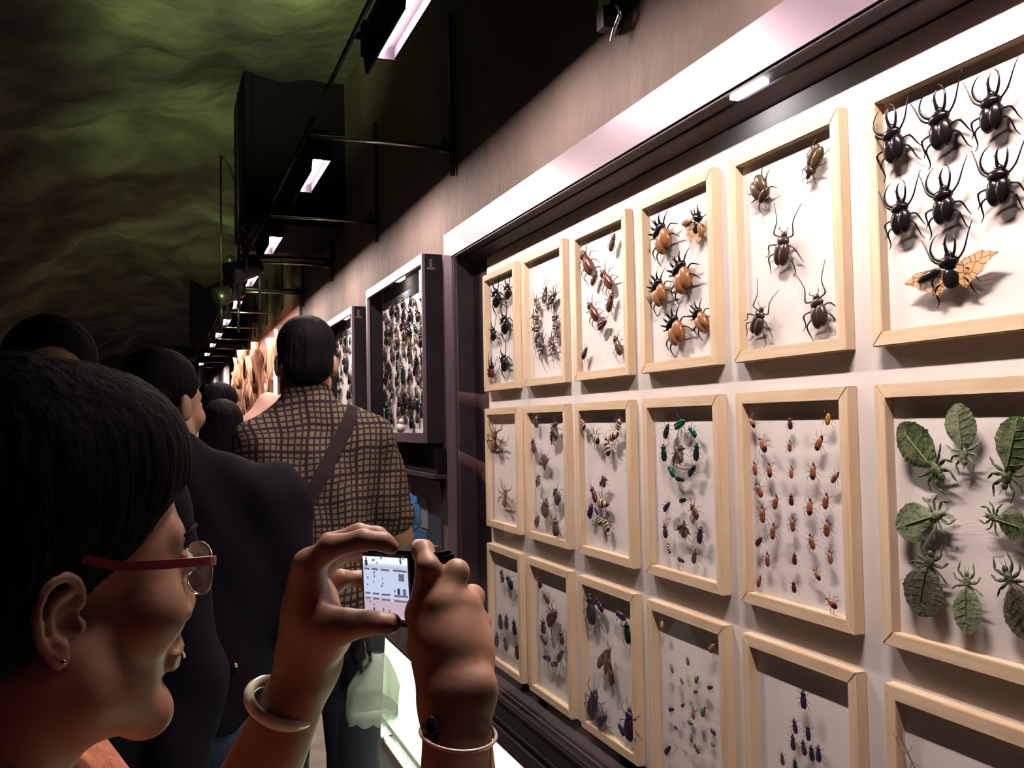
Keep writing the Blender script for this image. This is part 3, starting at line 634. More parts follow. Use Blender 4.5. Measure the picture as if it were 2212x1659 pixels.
batch(z5, [('fivehorn', (187, 640), (243, 785), 'tan horned beetle, top left'+f_), ('fivehorn_open', (432, 560), (412, 700), 'tan horned beetle with spread wing cases, top right'+f_),
 ('fivehorn', (303, 855), (358, 1022), 'tan horned beetle in the centre'+f_), ('fivehorn', (175, 960), (220, 1100), 'tan horned beetle, middle left'+f_),
 ('fivehorn', (262, 1180), (322, 1325), 'tan horned beetle, lowest one'+f_), ('fivehorn', (400, 1120), (480, 1262), 'tan horned beetle, lower right'+f_)], g, 1.5)
g = 'long-armed beetles in the fifth top box'; f_ = ' in the fifth top box'
batch(z5, [('longarm_round', (838, 500), (757, 380), 'round olive beetle head down, top left'+f_, 1.15), ('longarm_round', (1068, 372), (1145, 175), 'dark beetle head down, top right'+f_, .85),
 ('longarm', (935, 680), (912, 880), 'dark beetle with long raised arms, centre'+f_), ('longarm', (803, 1125), (762, 1285), 'dark violet long-armed beetle, bottom left'+f_), ('longarm', (1118, 1050), (1152, 1243), 'dark long-armed beetle, bottom right'+f_)], g, 1.5)
g = 'black three-horned beetles in the top box at the right edge'; f_ = ' in the rightmost top box'
batch(z6, [('rhino', (150, 462), (187, 650), 'black three-horned beetle, upper left'+f_), ('rhino', (402, 372), (437, 580), 'black three-horned beetle, upper centre'+f_), ('rhino', (680, 285), (695, 495), 'black three-horned beetle, upper right'+f_),
 ('rhino', (200, 850), (217, 1035), 'black three-horned beetle, second in the left column'+f_), ('rhino', (428, 780), (442, 980), 'black three-horned beetle in the middle'+f_), ('rhino', (722, 670), (728, 885), 'black three-horned beetle, second in the right column'+f_),
 ('rhino_open', (455, 1130), (482, 1335), 'black beetle with amber hind wings spread, lowest'+f_)], g, 1.32)
g = 'spiny insects in the farthest middle box'
batch(z7, [('spiny', (205, 370), (198, 570), 'spiny rust brown stick insect, upper of two in the farthest middle box', 1.7), ('spiny', (300, 900), (292, 1065), 'smaller dark spiny insect, lower of two in the farthest middle box', 1.5)], g)
g = 'plum oval beetles in the second middle box'; f_ = ' in the second middle box'
batch(z7, [('plum', (578, 240), (572, 348), 'shadowed oval beetle in the top left corner'+f_), ('winged', (695, 300), (775, 460), 'dark winged beetle in the top right corner'+f_), ('violet', (538, 445), (560, 575), 'violet beetle at the upper left'+f_),
 ('winged', (650, 735), (640, 580), 'winged beetle pointing down at the centre left'+f_), ('winged', (570, 765), (612, 870), 'grey beetle with small wings at the middle left'+f_), ('plum', (735, 895), (778, 1025), 'slate oval beetle at the middle right'+f_),
 ('plum', (665, 980), (642, 1145), 'large dark oval beetle below the centre'+f_), ('plum', (602, 1130), (563, 1238), 'brown oval beetle in the bottom left corner'+f_), ('plum', (742, 1160), (752, 1320), 'brown oval beetle in the bottom right corner'+f_)], g, 1.6)
g = 'cream-banded beetles in the third middle box'; f_ = ' in the third middle box'
batch(z7, [('banded', (972, 262), (1012, 365), 'banded beetle at the left end of the smile'+f_), ('banded', (1058, 408), (1152, 488), 'banded beetle second from the left of the smile'+f_), ('banded', (1195, 440), (1228, 606), 'banded beetle at the bottom of the smile'+f_),
 ('banded', (1320, 390), (1220, 455), 'banded beetle on the right arm of the smile'+f_), ('banded', (1332, 250), (1300, 372), 'banded beetle at the right end of the smile'+f_), ('winged_banded', (1165, 772), (1187, 885), 'violet beetle with spread wings above the hook'+f_),
 ('maroon', (1068, 872), (1112, 1015), 'red-tipped slim beetle on the left of the hook'+f_, .8), ('banded', (1230, 1035), (1115, 1022), 'banded beetle lying across the hook'+f_), ('violet', (1075, 1030), (1045, 1155), 'dark violet beetle left of the lower row'+f_),
 ('violet', (1092, 1058), (1132, 1125), 'small violet beetle second in the lower row'+f_), ('banded', (1122, 1122), (1155, 1225), 'banded beetle third in the lower row'+f_), ('banded', (1188, 1150), (1225, 1288), 'banded beetle at the end of the lower row'+f_)], g, 1.45)
g = 'beetles in the two rings of the fourth middle box'; f_ = ' of the fourth middle box'
batch(z8, [('green', (325, 248), (243, 300), 'bright green beetle at the top of the upper ring'+f_), ('darkgreen', (212, 272), (188, 362), 'dark beetle at the upper left of the upper ring'+f_), ('green', (332, 285), (388, 360), 'bright teal beetle at the upper right of the upper ring'+f_),
 ('darkgreen', (388, 390), (380, 502), 'dark beetle at the right of the upper ring'+f_), ('darkgreen', (385, 522), (330, 600), 'black beetle at the lower right of the upper ring'+f_), ('darkgreen', (318, 622), (250, 605), 'dark green beetle at the bottom of the upper ring'+f_),
 ('green', (205, 525), (252, 608), 'green beetle at the lower left of the upper ring'+f_), ('darkgreen', (178, 395), (187, 505), 'dark beetle at the left of the upper ring'+f_), ('winged', (250, 405), (296, 515), 'dark beetle with open wings inside the upper ring'+f_),
 ('violet', (225, 752), (178, 815), 'violet beetle at the upper left of the lower ring'+f_), ('darkgreen', (328, 740), (274, 752), 'small dark beetle at the top of the lower ring'+f_), ('mahogany', (350, 768), (392, 860), 'brown beetle at the upper right of the lower ring'+f_),
 ('violet', (412, 905), (400, 1012), 'dark beetle at the right of the lower ring'+f_), ('violet', (186, 890), (196, 980), 'slim violet beetle at the left of the lower ring'+f_), ('winged', (308, 865), (305, 982), 'brown beetle with open wings inside the lower ring'+f_),
 ('banded', (208, 1012), (224, 1078), 'small spotted beetle at the lower left of the lower ring'+f_), ('violet', (315, 1130), (264, 1100), 'small violet beetle at the bottom of the lower ring'+f_), ('olive', (378, 1048), (365, 1135), 'dark beetle at the lower right of the lower ring'+f_)], g, 1.3)
g = 'small orange bugs set in columns in the fifth middle box'; f_ = ', fifth middle box'
cols = {'leftmost column': [((705, 225), (752, 305), 'orange'), ((738, 510), (752, 595), 'rust'), ((752, 640), (793, 728), 'rust'), ((788, 780), (797, 890), 'rust'), ((795, 968), (748, 1028), 'maroon'), ((778, 1212), (764, 1285), 'rust')],
 'second column': [((773, 362), (818, 450), 'orange'), ((830, 515), (842, 610), 'orange'), ((878, 710), (868, 805), 'rust'), ((860, 888), (855, 990), 'rust'), ((820, 1068), (827, 1160), 'rust')],
 'centre column': [((960, 232), (966, 308), 'maroon'), ((960, 372), (963, 450), 'rust'), ((970, 535), (972, 614), 'pink'), ((967, 702), (972, 778), 'maroon'), ((978, 850), (982, 943), 'rust'), ((990, 1068), (990, 1145), 'maroon'), ((983, 1242), (990, 1318), 'maroon')],
 'fourth column': [((1160, 345), (1123, 440), 'orange'), ((1106, 515), (1104, 625), 'orange'), ((1086, 735), (1085, 845), 'orange'), ((1082, 955), (1113, 1053), 'rust'), ((1102, 1165), (1158, 1250), 'orange')],
 'rightmost column': [((1205, 195), (1193, 285), 'gold'), ((1268, 565), (1213, 645), 'rust'), ((1187, 700), (1180, 805), 'rust'), ((1190, 865), (1190, 975), 'rust'), ((1203, 1055), (1218, 1143), 'pink'), ((1177, 1345), (1265, 1420), 'orange')]}
CW = {'orange': 'orange bug with a dark tail', 'rust': 'rust brown bug', 'maroon': 'maroon bug', 'pink': 'pinkish bug', 'gold': 'gleaming gold beetle'}
for cn, lst in cols.items():
    for i, (a, b, k) in enumerate(lst): insect(k, z8(a), z8(b), '%s, %s from the top, %s%s' % (CW[k], ordn[i], cn, f_), g, stretch=1.25)
g = 'leaf insects in the middle box at the right edge'; f_ = ' in the box at the right edge'
batch(z9, [('leaf_green', (338, 480), (160, 262), 'green leaf insect head down, upper left'+f_, 1.15), ('leaf_pale', (425, 420), (398, 172), 'pale leaf insect head down, top centre'+f_, 1.15), ('leaf_green', (585, 520), (650, 225), 'dark green leaf insect head down, upper right'+f_, 1.1),
 ('leaf_pale', (345, 618), (150, 680), 'pale green leaf insect facing right, middle left'+f_, 1.3), ('leaf_green', (510, 628), (690, 690), 'green leaf insect facing left, middle right'+f_, 1.3), ('leaf_dark', (288, 775), (238, 1035), 'dark mottled leaf insect, lower left'+f_, 1.25),
 ('leaf_pale', (432, 858), (435, 1110), 'pale leaf insect with raised forelegs, bottom centre'+f_, 1.05), ('leaf_dark', (585, 835), (705, 1140), 'dark leaf insect pointing up left, lower right'+f_, 1.0)], g)
g = 'dark beetles in the farthest bottom box'; f_ = ' in the farthest bottom box'
batch(za, [('olive', (203, 262), (218, 352), 'dark beetle on the left of the upper pair'+f_), ('darkgreen', (240, 295), (288, 408), 'greenish beetle on the right of the upper pair'+f_), ('blue', (195, 568), (202, 685), 'dark blue beetle, left end of the upper cluster row'+f_),
 ('blue', (242, 578), (240, 685), 'dark blue beetle, middle of the upper cluster row'+f_), ('blue', (292, 612), (302, 725), 'dark blue beetle, right end of the upper cluster row'+f_), ('violet', (177, 705), (170, 805), 'violet beetle, left end of the lower cluster row'+f_),
 ('darkgreen', (228, 738), (242, 835), 'dark green beetle, middle of the lower cluster row'+f_), ('maroon', (310, 780), (322, 895), 'maroon beetle, right end of the lower cluster row'+f_)], g, 1.5)
g = 'maroon beetles of the oval ring in the second bottom box'; f_ = ' in the second bottom box'
batch(za, [('maroon', (468, 310), (482, 395), 'maroon beetle, topmost one'+f_), ('mahogany', (500, 425), (545, 505), 'reddish beetle just below the topmost'+f_), ('maroon', (600, 550), (525, 650), 'large maroon beetle at the top of the oval'+f_),
 ('maroon', (500, 608), (502, 715), 'maroon beetle at the upper left of the oval'+f_), ('mahogany', (478, 715), (530, 795), 'brown beetle at the left of the oval'+f_), ('violet', (498, 875), (555, 892), 'violet beetle at the lower left of the oval'+f_),
 ('violet', (552, 932), (605, 922), 'violet beetle at the bottom of the oval'+f_), ('violet', (642, 825), (598, 912), 'dark beetle at the lower right of the oval'+f_), ('maroon', (622, 692), (638, 795), 'maroon beetle at the right of the oval'+f_)], g, 1.5)
g = 'insects around the striped moth in the third bottom box'; f_ = ' in the third bottom box'
batch(za, [('blue', (828, 430), (845, 650), 'dark blue beetle in the upper left corner'+f_), ('blue', (868, 450), (925, 570), 'glossy blue beetle beside the upper left corner'+f_), ('violet', (1005, 555), (1085, 612), 'dark beetle at the upper right'+f_), ('darkgreen', (1083, 625), (1103, 785), 'black-green beetle on the right side'+f_),
 ('moth', (966, 812), (935, 1010), 'brown striped moth with folded wings at the centre'+f_, 1.2), ('blue', (870, 1105), (832, 1305), 'dark blue beetle at the lower left'+f_), ('blue', (955, 1285), (875, 1355), 'blue beetle near the bottom left'+f_),
 ('violet', (1108, 1235), (1102, 1465), 'long dark beetle in the lower right corner'+f_), ('blue', (1025, 1335), (1075, 1440), 'blue beetle beside the lower right corner'+f_)], g, 1.3)
g = 'tiny mixed insects in the fourth bottom box'; f_ = ' in the fourth bottom box'
tiny = [('yellow', (262, 290), (255, 375), 'pale yellow bug in the top left corner'), ('pink', (765, 505), (685, 595), 'dusky pink bug in the top right corner'), ('mahogany', (490, 635), (497, 715), 'reddish beetle, topmost in the middle'), ('rust', (333, 705), (365, 790), 'rust bug, upper left'),
 ('olive', (418, 825), (455, 895), 'olive beetle left of the yellow bug'), ('yellow', (490, 850), (525, 915), 'yellow bug in the upper middle'), ('moss', (590, 815), (560, 875), 'green bug right of the yellow bug'), ('violet', (732, 915), (668, 920), 'dark bug near the right side'), ('mahogany', (592, 955), (542, 962), 'brown bug lying flat in the middle'),
 ('olive', (470, 1065), (428, 1095), 'olive bug at the left middle'), ('violet', (372, 1118), (312, 1122), 'dark bug close to the left side'), ('pink', (540, 1105), (548, 1215), 'red slim bug at the centre'), ('moss', (650, 1100), (622, 1185), 'green bug right of the red bug'), ('moss', (545, 1262), (485, 1225), 'moss green bug below the red bug'),
 ('maroon', (695, 1295), (755, 1358), 'maroon bug at the lower right'), ('violet', (405, 1310), (365, 1275), 'violet bug at the lower left'), ('rust', (522, 1345), (532, 1430), 'rust bug in the lower middle'), ('violet', (340, 1452), (278, 1535), 'dark beetle in the lower left corner'), ('olive', (545, 1425), (605, 1535), 'olive beetle at the bottom middle'), ('moss', (745, 1470), (700, 1425), 'green bug at the bottom right')]
batch(zb, [(k, a, b, l_+f_) for k, a, b, l_ in tiny], g, 1.5)
g = 'small dark beetles of the diamond in the fifth bottom box'; f_ = ' of the dark diamond in the fifth bottom box'
dia = [((1555, 935), (1562, 1115), 'single beetle at the top tip'), ((1468, 1200), (1492, 1345), 'left beetle of the second row'), ((1598, 1260), (1606, 1408), 'right beetle of the second row'), ((1458, 1345), (1467, 1497), 'leftmost beetle of the third row'), ((1552, 1395), (1572, 1545), 'middle beetle of the third row'), ((1628, 1445), (1642, 1595), 'violet beetle right of the middle'), ((1695, 1445), (1700, 1605), 'rightmost beetle'), ((1358, 1515), (1372, 1635), 'olive beetle at the lower left'), ((1480, 1575), (1482, 1690), 'green-tinted beetle at the bottom')]
batch(zb, [(('olive' if 'olive' in l_ else 'darkgreen' if 'green' in l_ else 'blue' if i == 5 else 'violet'), a, b, l_+f_) for i, (a, b, l_) in enumerate(dia)], g, 1.15)
insect('stick', z9((155, 1520)), z9((250, 1720)), 'thin brown stick insect in the box at the bottom right corner', 'stick insects in the corner box')
# ================================================================== BLACK CASES FURTHER ALONG
def black_case(y0, y1, top, bot, label, nrow, ncol, gl, seed, split):
    x0 = .92; t = thing('black_display_case', label, 'display case', (LW, (y0+y1)/2, EYE+bot), 'black display cases further along the wall')
    fwid = .038; zt, zb_ = EYE+top, EYE+bot
    bm = bmesh.new(); box(bm, x0, x0+.012, y0, y1, zt-fwid, zt); box(bm, x0, x0+.012, y0, y1, zb_, zb_+fwid); box(bm, x0, x0+.012, y0, y0+.012, zb_+fwid, zt-fwid); box(bm, x0, x0+.012, y1-.03, y1, zb_+fwid, zt-fwid)
    fin('face_frame', bm, MP['case'], t)
    bm = bmesh.new(); box(bm, x0+.012, LW, y0, y0+.01, zb_, zt); box(bm, x0+.012, LW, y1-.01, y1, zb_, zt); box(bm, x0+.012, LW, y0+.01, y1-.01, zt-.01, zt); box(bm, x0+.012, LW, y0+.01, y1-.01, zb_, zb_+.03); fin('cabinet', bm, MP['boxside'], t)
    bxo('specimen_panel', LW-.012, LW-.002, y0+.012, y1-.06, zb_+.032, zt-.07, MP['board'], t)
    bxo('lamp_or_glint', x0+.02, x0+.055, y1-.56, y1-.46, zt-.022, zt-.012, emis('case_lamp', (1, .96, .95), 22), t)
    bm = bmesh.new(); bm.faces.new([bm.verts.new(p) for p in [(x0+.006, y0+.012, zb_+fwid), (x0+.006, y1-.03, zb_+fwid), (x0+.006, y1-.03, zt-fwid), (x0+.006, y0+.012, zt-fwid)]]); fin('glass_pane', bm, MP['glass'], t)
    bm = bmesh.new(); box(bm, x0+.028, x0+.040, y0-.005, y0, zt-.052, zt-.02); box(bm, x0+.018, x0+.052, y0-.006, y0, zt-.062, zt-.052); fin('latch', bm, mat('dull_latch_metal', (.12, .12, .10), .45, .8), t)
    bm = bmesh.new(); box(bm, x0+.0125, x0+.014, y0+.02, y0+.09, zt-.16, zt-.045)
    for k in range(5): box(bm, x0+.0119, x0+.0126, y0+.028, y0+.078-.01*(k % 2), zt-.07-.017*k, zt-.065-.017*k, mi=1)
    fin('paper_label', bm, [mat('label_paper', (.75, .7, .72), .7), mat('label_ink', (.15, .13, .15), .7)], t)
    rng = random.Random(seed); P = ['violet', 'olive', 'longhorn', 'smallrhino', 'darkgreen', 'longarm', 'rhino']
    ya, yb_, za_, zb2 = y0+.05, y1-.10, zb_+.07, zt-.11
    for r_ in range(nrow):
        for c in range(ncol):
            u = (c+.5)/ncol+rng.uniform(-.045, .045); v = (r_+.5)/nrow+rng.uniform(-.025, .025)
            if split and abs(u-.5-.25*math.sin(v*5)) < .12: continue
            s = rng.uniform(.042, .060)*(1.5 if (r_ % 4 == 1 and c % 3 == 1) else 1); ang = (u-.5)*2.2+rng.uniform(-.9, .9)
            if v < .22: ang = rng.uniform(-.1, .1)
            k = rng.choice(P); d = Vector((0, -math.sin(ang), math.cos(ang))); n = Vector((-1, 0, 0)); rr = d.cross(n)
            key = 'flat_'+k
            if key not in K:
                bm = bmesh.new(); mats = []
                for nm, me in make(k):
                    b2 = bmesh.new(); b2.from_mesh(me); m0 = me.materials[0]
                    if m0 not in mats: mats.append(m0)
                    for f in b2.faces: f.material_index = mats.index(m0)
                    tmp = bpy.data.meshes.new('t'); b2.to_mesh(tmp); b2.free(); bm.from_mesh(tmp); bpy.data.meshes.remove(tmp)
                me = bpy.data.meshes.new('pinned_insect'); bm.to_mesh(me); bm.free()
                for q in mats: me.materials.append(q)
                K[key] = me
            o = bpy.data.objects.new('pinned_insect', K[key]); C.objects.link(o); m = Matrix.Identity(4)
            p = Vector((LW-.022, ya+(yb_-ya)*u, za_+(zb2-za_)*v))
            for i in range(3): m[i][0] = rr[i]*s*1.3; m[i][1] = d[i]*s; m[i][2] = n[i]*s; m[i][3] = p[i]
            o.matrix_world = m; tag(o, 'tiny pinned insect in the %s black case, %s row from the top, %s across' % ('farther' if split else 'nearer', ordn[nrow-1-r_], ordn[ncol-1-c]), 'insect', gl)
black_case(3.385, 4.42, .647, -.072, 'black wall case crowded with small insects, next to the large case', 13, 8, 'insects crowding the nearer black case', 5, False)
black_case(4.78, 5.68, .62, -.10, 'farther black wall case, half hidden behind the man in the plaid shirt', 10, 8, 'insects in the farther black case', 9, True)
# small white figure on the sill of the nearer black case
a = atX(866, 925, .955); t = thing('white_figurine', 'small white lump standing on the sill inside the nearer black case', 'figurine', (a.x, a.y, EYE-.034))
mw = mat('white_china', (.7, .6, .6), .4)
bm = bmesh.new(); ell(bm, (a.x, a.y, EYE-.015), (.02, .03, .022)); fin('body', bm, mw, t); bm = bmesh.new(); ell(bm, (a.x, a.y-.01, EYE+.012), (.012, .014, .014)); fin('head', bm, mw, t)
# sign below it
a, b = atX(862, 962, .97), atX(955, 1030, .97)
t = thing('wall_sign', 'blank dark sign panel under the nearer black case', 'sign', (LW, 3.6, a.z-.18))
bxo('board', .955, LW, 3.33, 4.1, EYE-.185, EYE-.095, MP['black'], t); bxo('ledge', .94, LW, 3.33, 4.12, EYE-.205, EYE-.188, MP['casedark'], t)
t = thing('poster', 'muted blue and beige poster on the wall behind the man\'s arm', 'poster', (LW, 4.0, EYE-.5))
pm = [mat('poster_beige', (.32, .24, .2), .5), mat('poster_blue', (.02, .09, .2), .4), mat('poster_grey', (.14, .14, .17), .5), mat('poster_dark', (.02, .03, .05), .4)]
bm = bmesh.new(); box(bm, .99, LW-.002, 3.42, 4.5, EYE-.78, EYE-.22, 3); box(bm, .987, .99, 3.86, 4.42, EYE-.42, EYE-.26, 0); box(bm, .987, .99, 3.62, 4.30, EYE-.56, EYE-.43, 1); box(bm, .987, .99, 3.62, 4.2, EYE-.75, EYE-.60, 2); box(bm, .987, .99, 3.6, 3.72, EYE-.42, EYE-.3, 2)
fin('sheet', bm, pm, t)
# ================================================================== DRIFTWOOD DISPLAY AND FAR END
rng = random.Random(11)
WD_ = noisy(mat('orange_driftwood', (.5, .26, .13), .7), [(.05, .018, .012), (.30, .14, .08), (.46, .26, .16)], 6, (4, 4, .5), 8, .6, 20)
t = thing('back_board', 'dark red board behind the row of driftwood trunks', 'board', (LW, 11.5, 0)); bxo('panel', LW-.018, LW-.003, 7.2, 14.3, .6, EYE+1.02, mat('oxblood_board', (.16, .04, .03), .7), t)
wl = ['gnarled orange driftwood trunk by the wall, %s from the near end']
for i in range(16):
    y = 7.5+i*.30; hgt = rng.uniform(.68, .86); x = .84+rng.uniform(-.03, .03)
    t = thing('driftwood_trunk', wl[0] % ordn[i], 'driftwood', (x, y, .3), 'driftwood trunks lined up along the far wall')
    bm = bmesh.new(); n = 26; pts = []; rs = []
    for k in range(n):
        q = k/(n-1); pts.append((x+.03*math.sin(q*7+i), y+.06*math.sin(q*5+i*1.7), .3+q*(EYE+hgt-.3))); rs.append(.044+.018*math.sin(q*19+i*2)+rng.uniform(-.008, .012))
    tube(bm, pts, rs, 10)
    for k in range(4):
        q = rng.uniform(.3, .9); p = Vector(pts[int(q*(n-1))]); tube(bm, [p, p+Vector((-.03, rng.choice((-1, 1))*.12, .12)), p+Vector((-.02, rng.choice((-1, 1))*.14, .24))], [.03, .02, .008], 7)
    fin('trunk', bm, WD_, t)
    if i % 2 == 0:
        bm = bmesh.new(); z = EYE+rng.uniform(-.05, .65); ell(bm, (x-.055, y+.02, z), (.012, .05, .11)); fin('hollow', bm, MP['black'], t)
for i, (px, py, w, h, lb) in enumerate([(540, 853, .035, .08, 'small glowing white label lamp low on the driftwood'), (592, 820, .035, .12, 'small glowing white label lamp at the near end of the driftwood')]):
    a = atX(px, py, .80); tag(bxo('label_lamp', a.x, a.x+.02, a.y-w, a.y+w, a.z-h, a.z+h, emis('label_lamp_white', (1, .93, .85), 3)), lb, 'lamp')
    t = None
# pale curtain beyond
bm = bmesh.new(); n = 160; rows = []
for k in range(n+1):
    y = 14.4+13.6*k/n; x = .93+.035*math.sin(k*1.35)+.01*math.sin(k*3.1); rows.append((bm.verts.new((x, y, .2)), bm.verts.new((x, y, EYE+1.05)), bm.verts.new((x+.012, y, EYE+1.05)), bm.verts.new((x+.012, y, .2))))
for a, b in zip(rows, rows[1:]):
    for k in range(4): bm.faces.new([a[k], b[k], b[(k+1) % 4], a[(k+1) % 4]])
tag(fin('pleated_curtain', bm, mat('grey_curtain', (.17, .135, .155), .85), smooth=True), 'pale grey pleated curtain along the wall beyond the driftwood', 'curtain')
# bright doorway at the very end
a, b = atY(405, 822, 29.4), atY(440, 852, 29.4)
b.x = min(b.x, .97); a.x = min(a.x, b.x-.5); lw_ = b.x-a.x
t = thing('lit_display', 'distant bright white display at the far end of the gallery', 'display', (a.x, 29.4, 0))
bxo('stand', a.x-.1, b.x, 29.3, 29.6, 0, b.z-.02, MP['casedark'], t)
bxo('lit_face', a.x, a.x+.42*lw_, 29.42, 29.5, b.z, a.z, emis('distant_white', (1, .95, .95), 3.2), t); bxo('lit_face', a.x+.62*lw_, b.x, 29.42, 29.5, b.z, a.z-.1, emis('distant_grey', (1, .9, .9), .5), t)
bxo('lit_base', a.x, b.x, 29.30, 29.42, b.z-.02, b.z+.12, emis('distant_pale', (1, .93, .93), 1.6), t)
# warm spots over the driftwood
for y in (8.1, 9.6, 11.1): spot('driftwood_spot', (.35, y, 3.1), (.92, y, 1.5), 22, (1, .68, .42), 85, .5, .04)
# green washes on the rock
spot('rock_spot', (.12, 2.7, 2.45), (.36, 4.5, 3.55), 330, GREEN, 50, 1.0)
spot('rock_spot', (-.2, 5.0, 2.3), (.18, 6.7, 3.5), 110, GREEN, 62, 1.0)
spot('rock_spot', tuple(s1+Vector((-.2, .3, -.1))), (.9, 9.4, 3.2), 130, GREEN, 42, .8)
spot('rock_spot', tuple(s2+Vector((-.2, .3, -.1))), (.2, 12.5, 3.4), 150, GREEN, 62, .7)
# ================================================================== PEOPLE
SKIN = noisy(mat('warm_skin', (.55, .33, .22), .5), [(.31, .155, .10), (.37, .20, .13)], 30, bump=.03, bscale=160)
SKIN2 = mat('tan_skin', (.30, .17, .11), .6, spec=.3)
HAIR = noisy(mat('black_hair', (.008, .006, .008), .7, spec=.05), [(.002, .0015, .0025), (.0055, .004, .0055)], 40, (1, 1, .12), bump=.4, bscale=90)
def V3(*a): return np.array(a, float)
def head_blob(B, o, az, s=1., pitch=0., fem=False, neck=True):
    """adds a head at o (between the ears); returns the local->world function and axes"""
    f = V3(math.sin(az), math.cos(az), 0); r = V3(math.cos(az), -math.sin(az), 0); u = V3(0, 0, 1)
    f2 = f*math.cos(pitch)+u*math.sin(pitch); u2 = -f*math.sin(pitch)+u*math.cos(pitch); f, u = f2, u2
    o = np.array(o, float); rot = np.array([r, f, u])
    P = lambda x, y, z: o+s*(r*x+f*y+u*z)
    E_ = lambda c, rr, k=.02, **kw: B.add(el(P(*c), np.array(rr)*s, rot), k)
    c_ = lambda a, b, r1, r2, k=.012: B.add(rc(P(*a), P(*b), r1*s, r2*s), k)
    E_((0, -.010, .048), (.073, .094, .078)); E_((0, .042, .012), (.062, .052, .062)); E_((0, .040, -.045), (.056, .050, .062))
    for x in (-1, 1):
        c_((x*.052, .0, -.045), (x*.046, .018, -.072), .017, .016, .03); c_((x*.046, .018, -.072), (x*.014, .078, -.098), .016, .015, .02)
        E_((x*.046, .062, -.022), (.022, .022, .022), .02); c_((x*.012, .089, .030), (x*.045, .072, .030), .008, .007, .012)
        B.sub(el(P(x*.032, .103, .010), V3(.016, .014, .011)*s, rot), .012); E_((x*.031, .081, .008), (.013, .013, .0125), .004)
        c_((x*.018, .0945, .010+.006), (x*.044, .083, .010+.006), .003, .0025, .004)
        E_((x*.012, .098, -.030), (.008, .010, .007), .006)
    E_((0, .080, -.098), (.018, .016, .015), .02)
    c_((0, .088, .016), (0, .106, -.022), .007, .011, .010); c_((0, .090, -.053), (0, .0905, -.055), .017, .017, .012)
    for x in (-1, 1):
        c_((0, .1035, -.056), (x*.020, .094, -.058), .0055, .003, .004); c_((0, .101, -.067), (x*.018, .092, -.065), .0062, .003, .004)
    if neck: c_((0, -.015, -.06), (0, -.035, -.185), .052 if fem else .058, .054 if fem else .062, .03)
    return P, r, f, u, rot
def ear_blob(B, P, s, rot, x, detail):
    """a pinna on side x (+1 right): helix, lobe, inner bowl"""
    es = .70; q = lambda y, z, w=0: P(x*(.074+w*es), y*es-.004, z*es-.016)
    s = s*es if detail else s
    if not detail:
        B.add(el(P(x*.078, -.012, .0), V3(.010, .018, .031)*s, rot), .008); return
    B.add(el(q(-.014, .004, .002), V3(.006, .019, .029)*s, rot), .006)
    hel = curve([(.006, .012, .004), (.001, .030, .008), (-.012, .039, .013), (-.028, .033, .017), (-.036, .014, .017), (-.033, -.006, .014), (-.025, -.022, .010), (-.014, -.034, .007)], 4)
    for a, b in zip(hel, hel[1:]): B.add(rc(q(a[0], a[1], a[2]), q(b[0], b[1], b[2]), .0042*s, .0042*s), .0025)
    ant = curve([(-.006, .026, .008), (-.018, .020, .011), (-.024, .006, .011), (-.018, -.012, .009), (-.008, -.020, .008)], 4)
    for a, b in zip(ant, ant[1:]): B.add(rc(q(a[0], a[1], a[2]), q(b[0], b[1], b[2]), .0034*s, .0034*s), .003)
    B.add(el(q(-.010, -.031, .006), V3(.006, .010, .012)*s, rot), .004); B.add(el(q(.006, -.006, .006), V3(.006, .005, .008)*s, rot), .004)
    B.sub(el(q(-.007, -.003, .014), V3(.010, .009, .012)*s, rot), .004)
def chain(B, pts, rs, k=.006, mm=.001):
    for a, b, r1, r2 in zip(pts, pts[1:], rs, rs[1:]): B.add(rc(np.array(a), np.array(b), r1*mm, r2*mm), k)
def npv(v): return np.array(v, float)
# ------------------------------------------------------------------ the woman taking a picture, right in front
HS = .99; HAZ = R(64)
HR = V3(math.cos(HAZ), -math.sin(HAZ), 0); HF = V3(math.sin(HAZ), math.cos(HAZ), 0)
earw = npv(atD(135, 1345, .56)); HO = earw-HR*.078*HS+HF*.012*HS+V3(0, 0, .016)
B = Blob(); P, hr, hf, hu, rot = head_blob(B, HO, HAZ, HS, R(-4), fem=True)
ear_blob(B, P, HS, rot, 1, True); ear_blob(B, P, HS, rot, -1, False)
nk = HO-HF*.035+V3(0, 0, -.175); TAZ = R(90); TR = V3(math.cos(TAZ), -math.sin(TAZ), 0); TF = V3(math.sin(TAZ), math.cos(TAZ), 0)
parts = [B.mesh(.0022, smooth=2)]
shR = nk+TR*.155+V3(0, 0, -.055); shL = nk-TR*.165+V3(0, 0, .0)
D3 = lambda x, y, d: npv(atD(x, y, d))
elR = D3(1005, 2230, .60); elL = D3(410, 2020, .69)
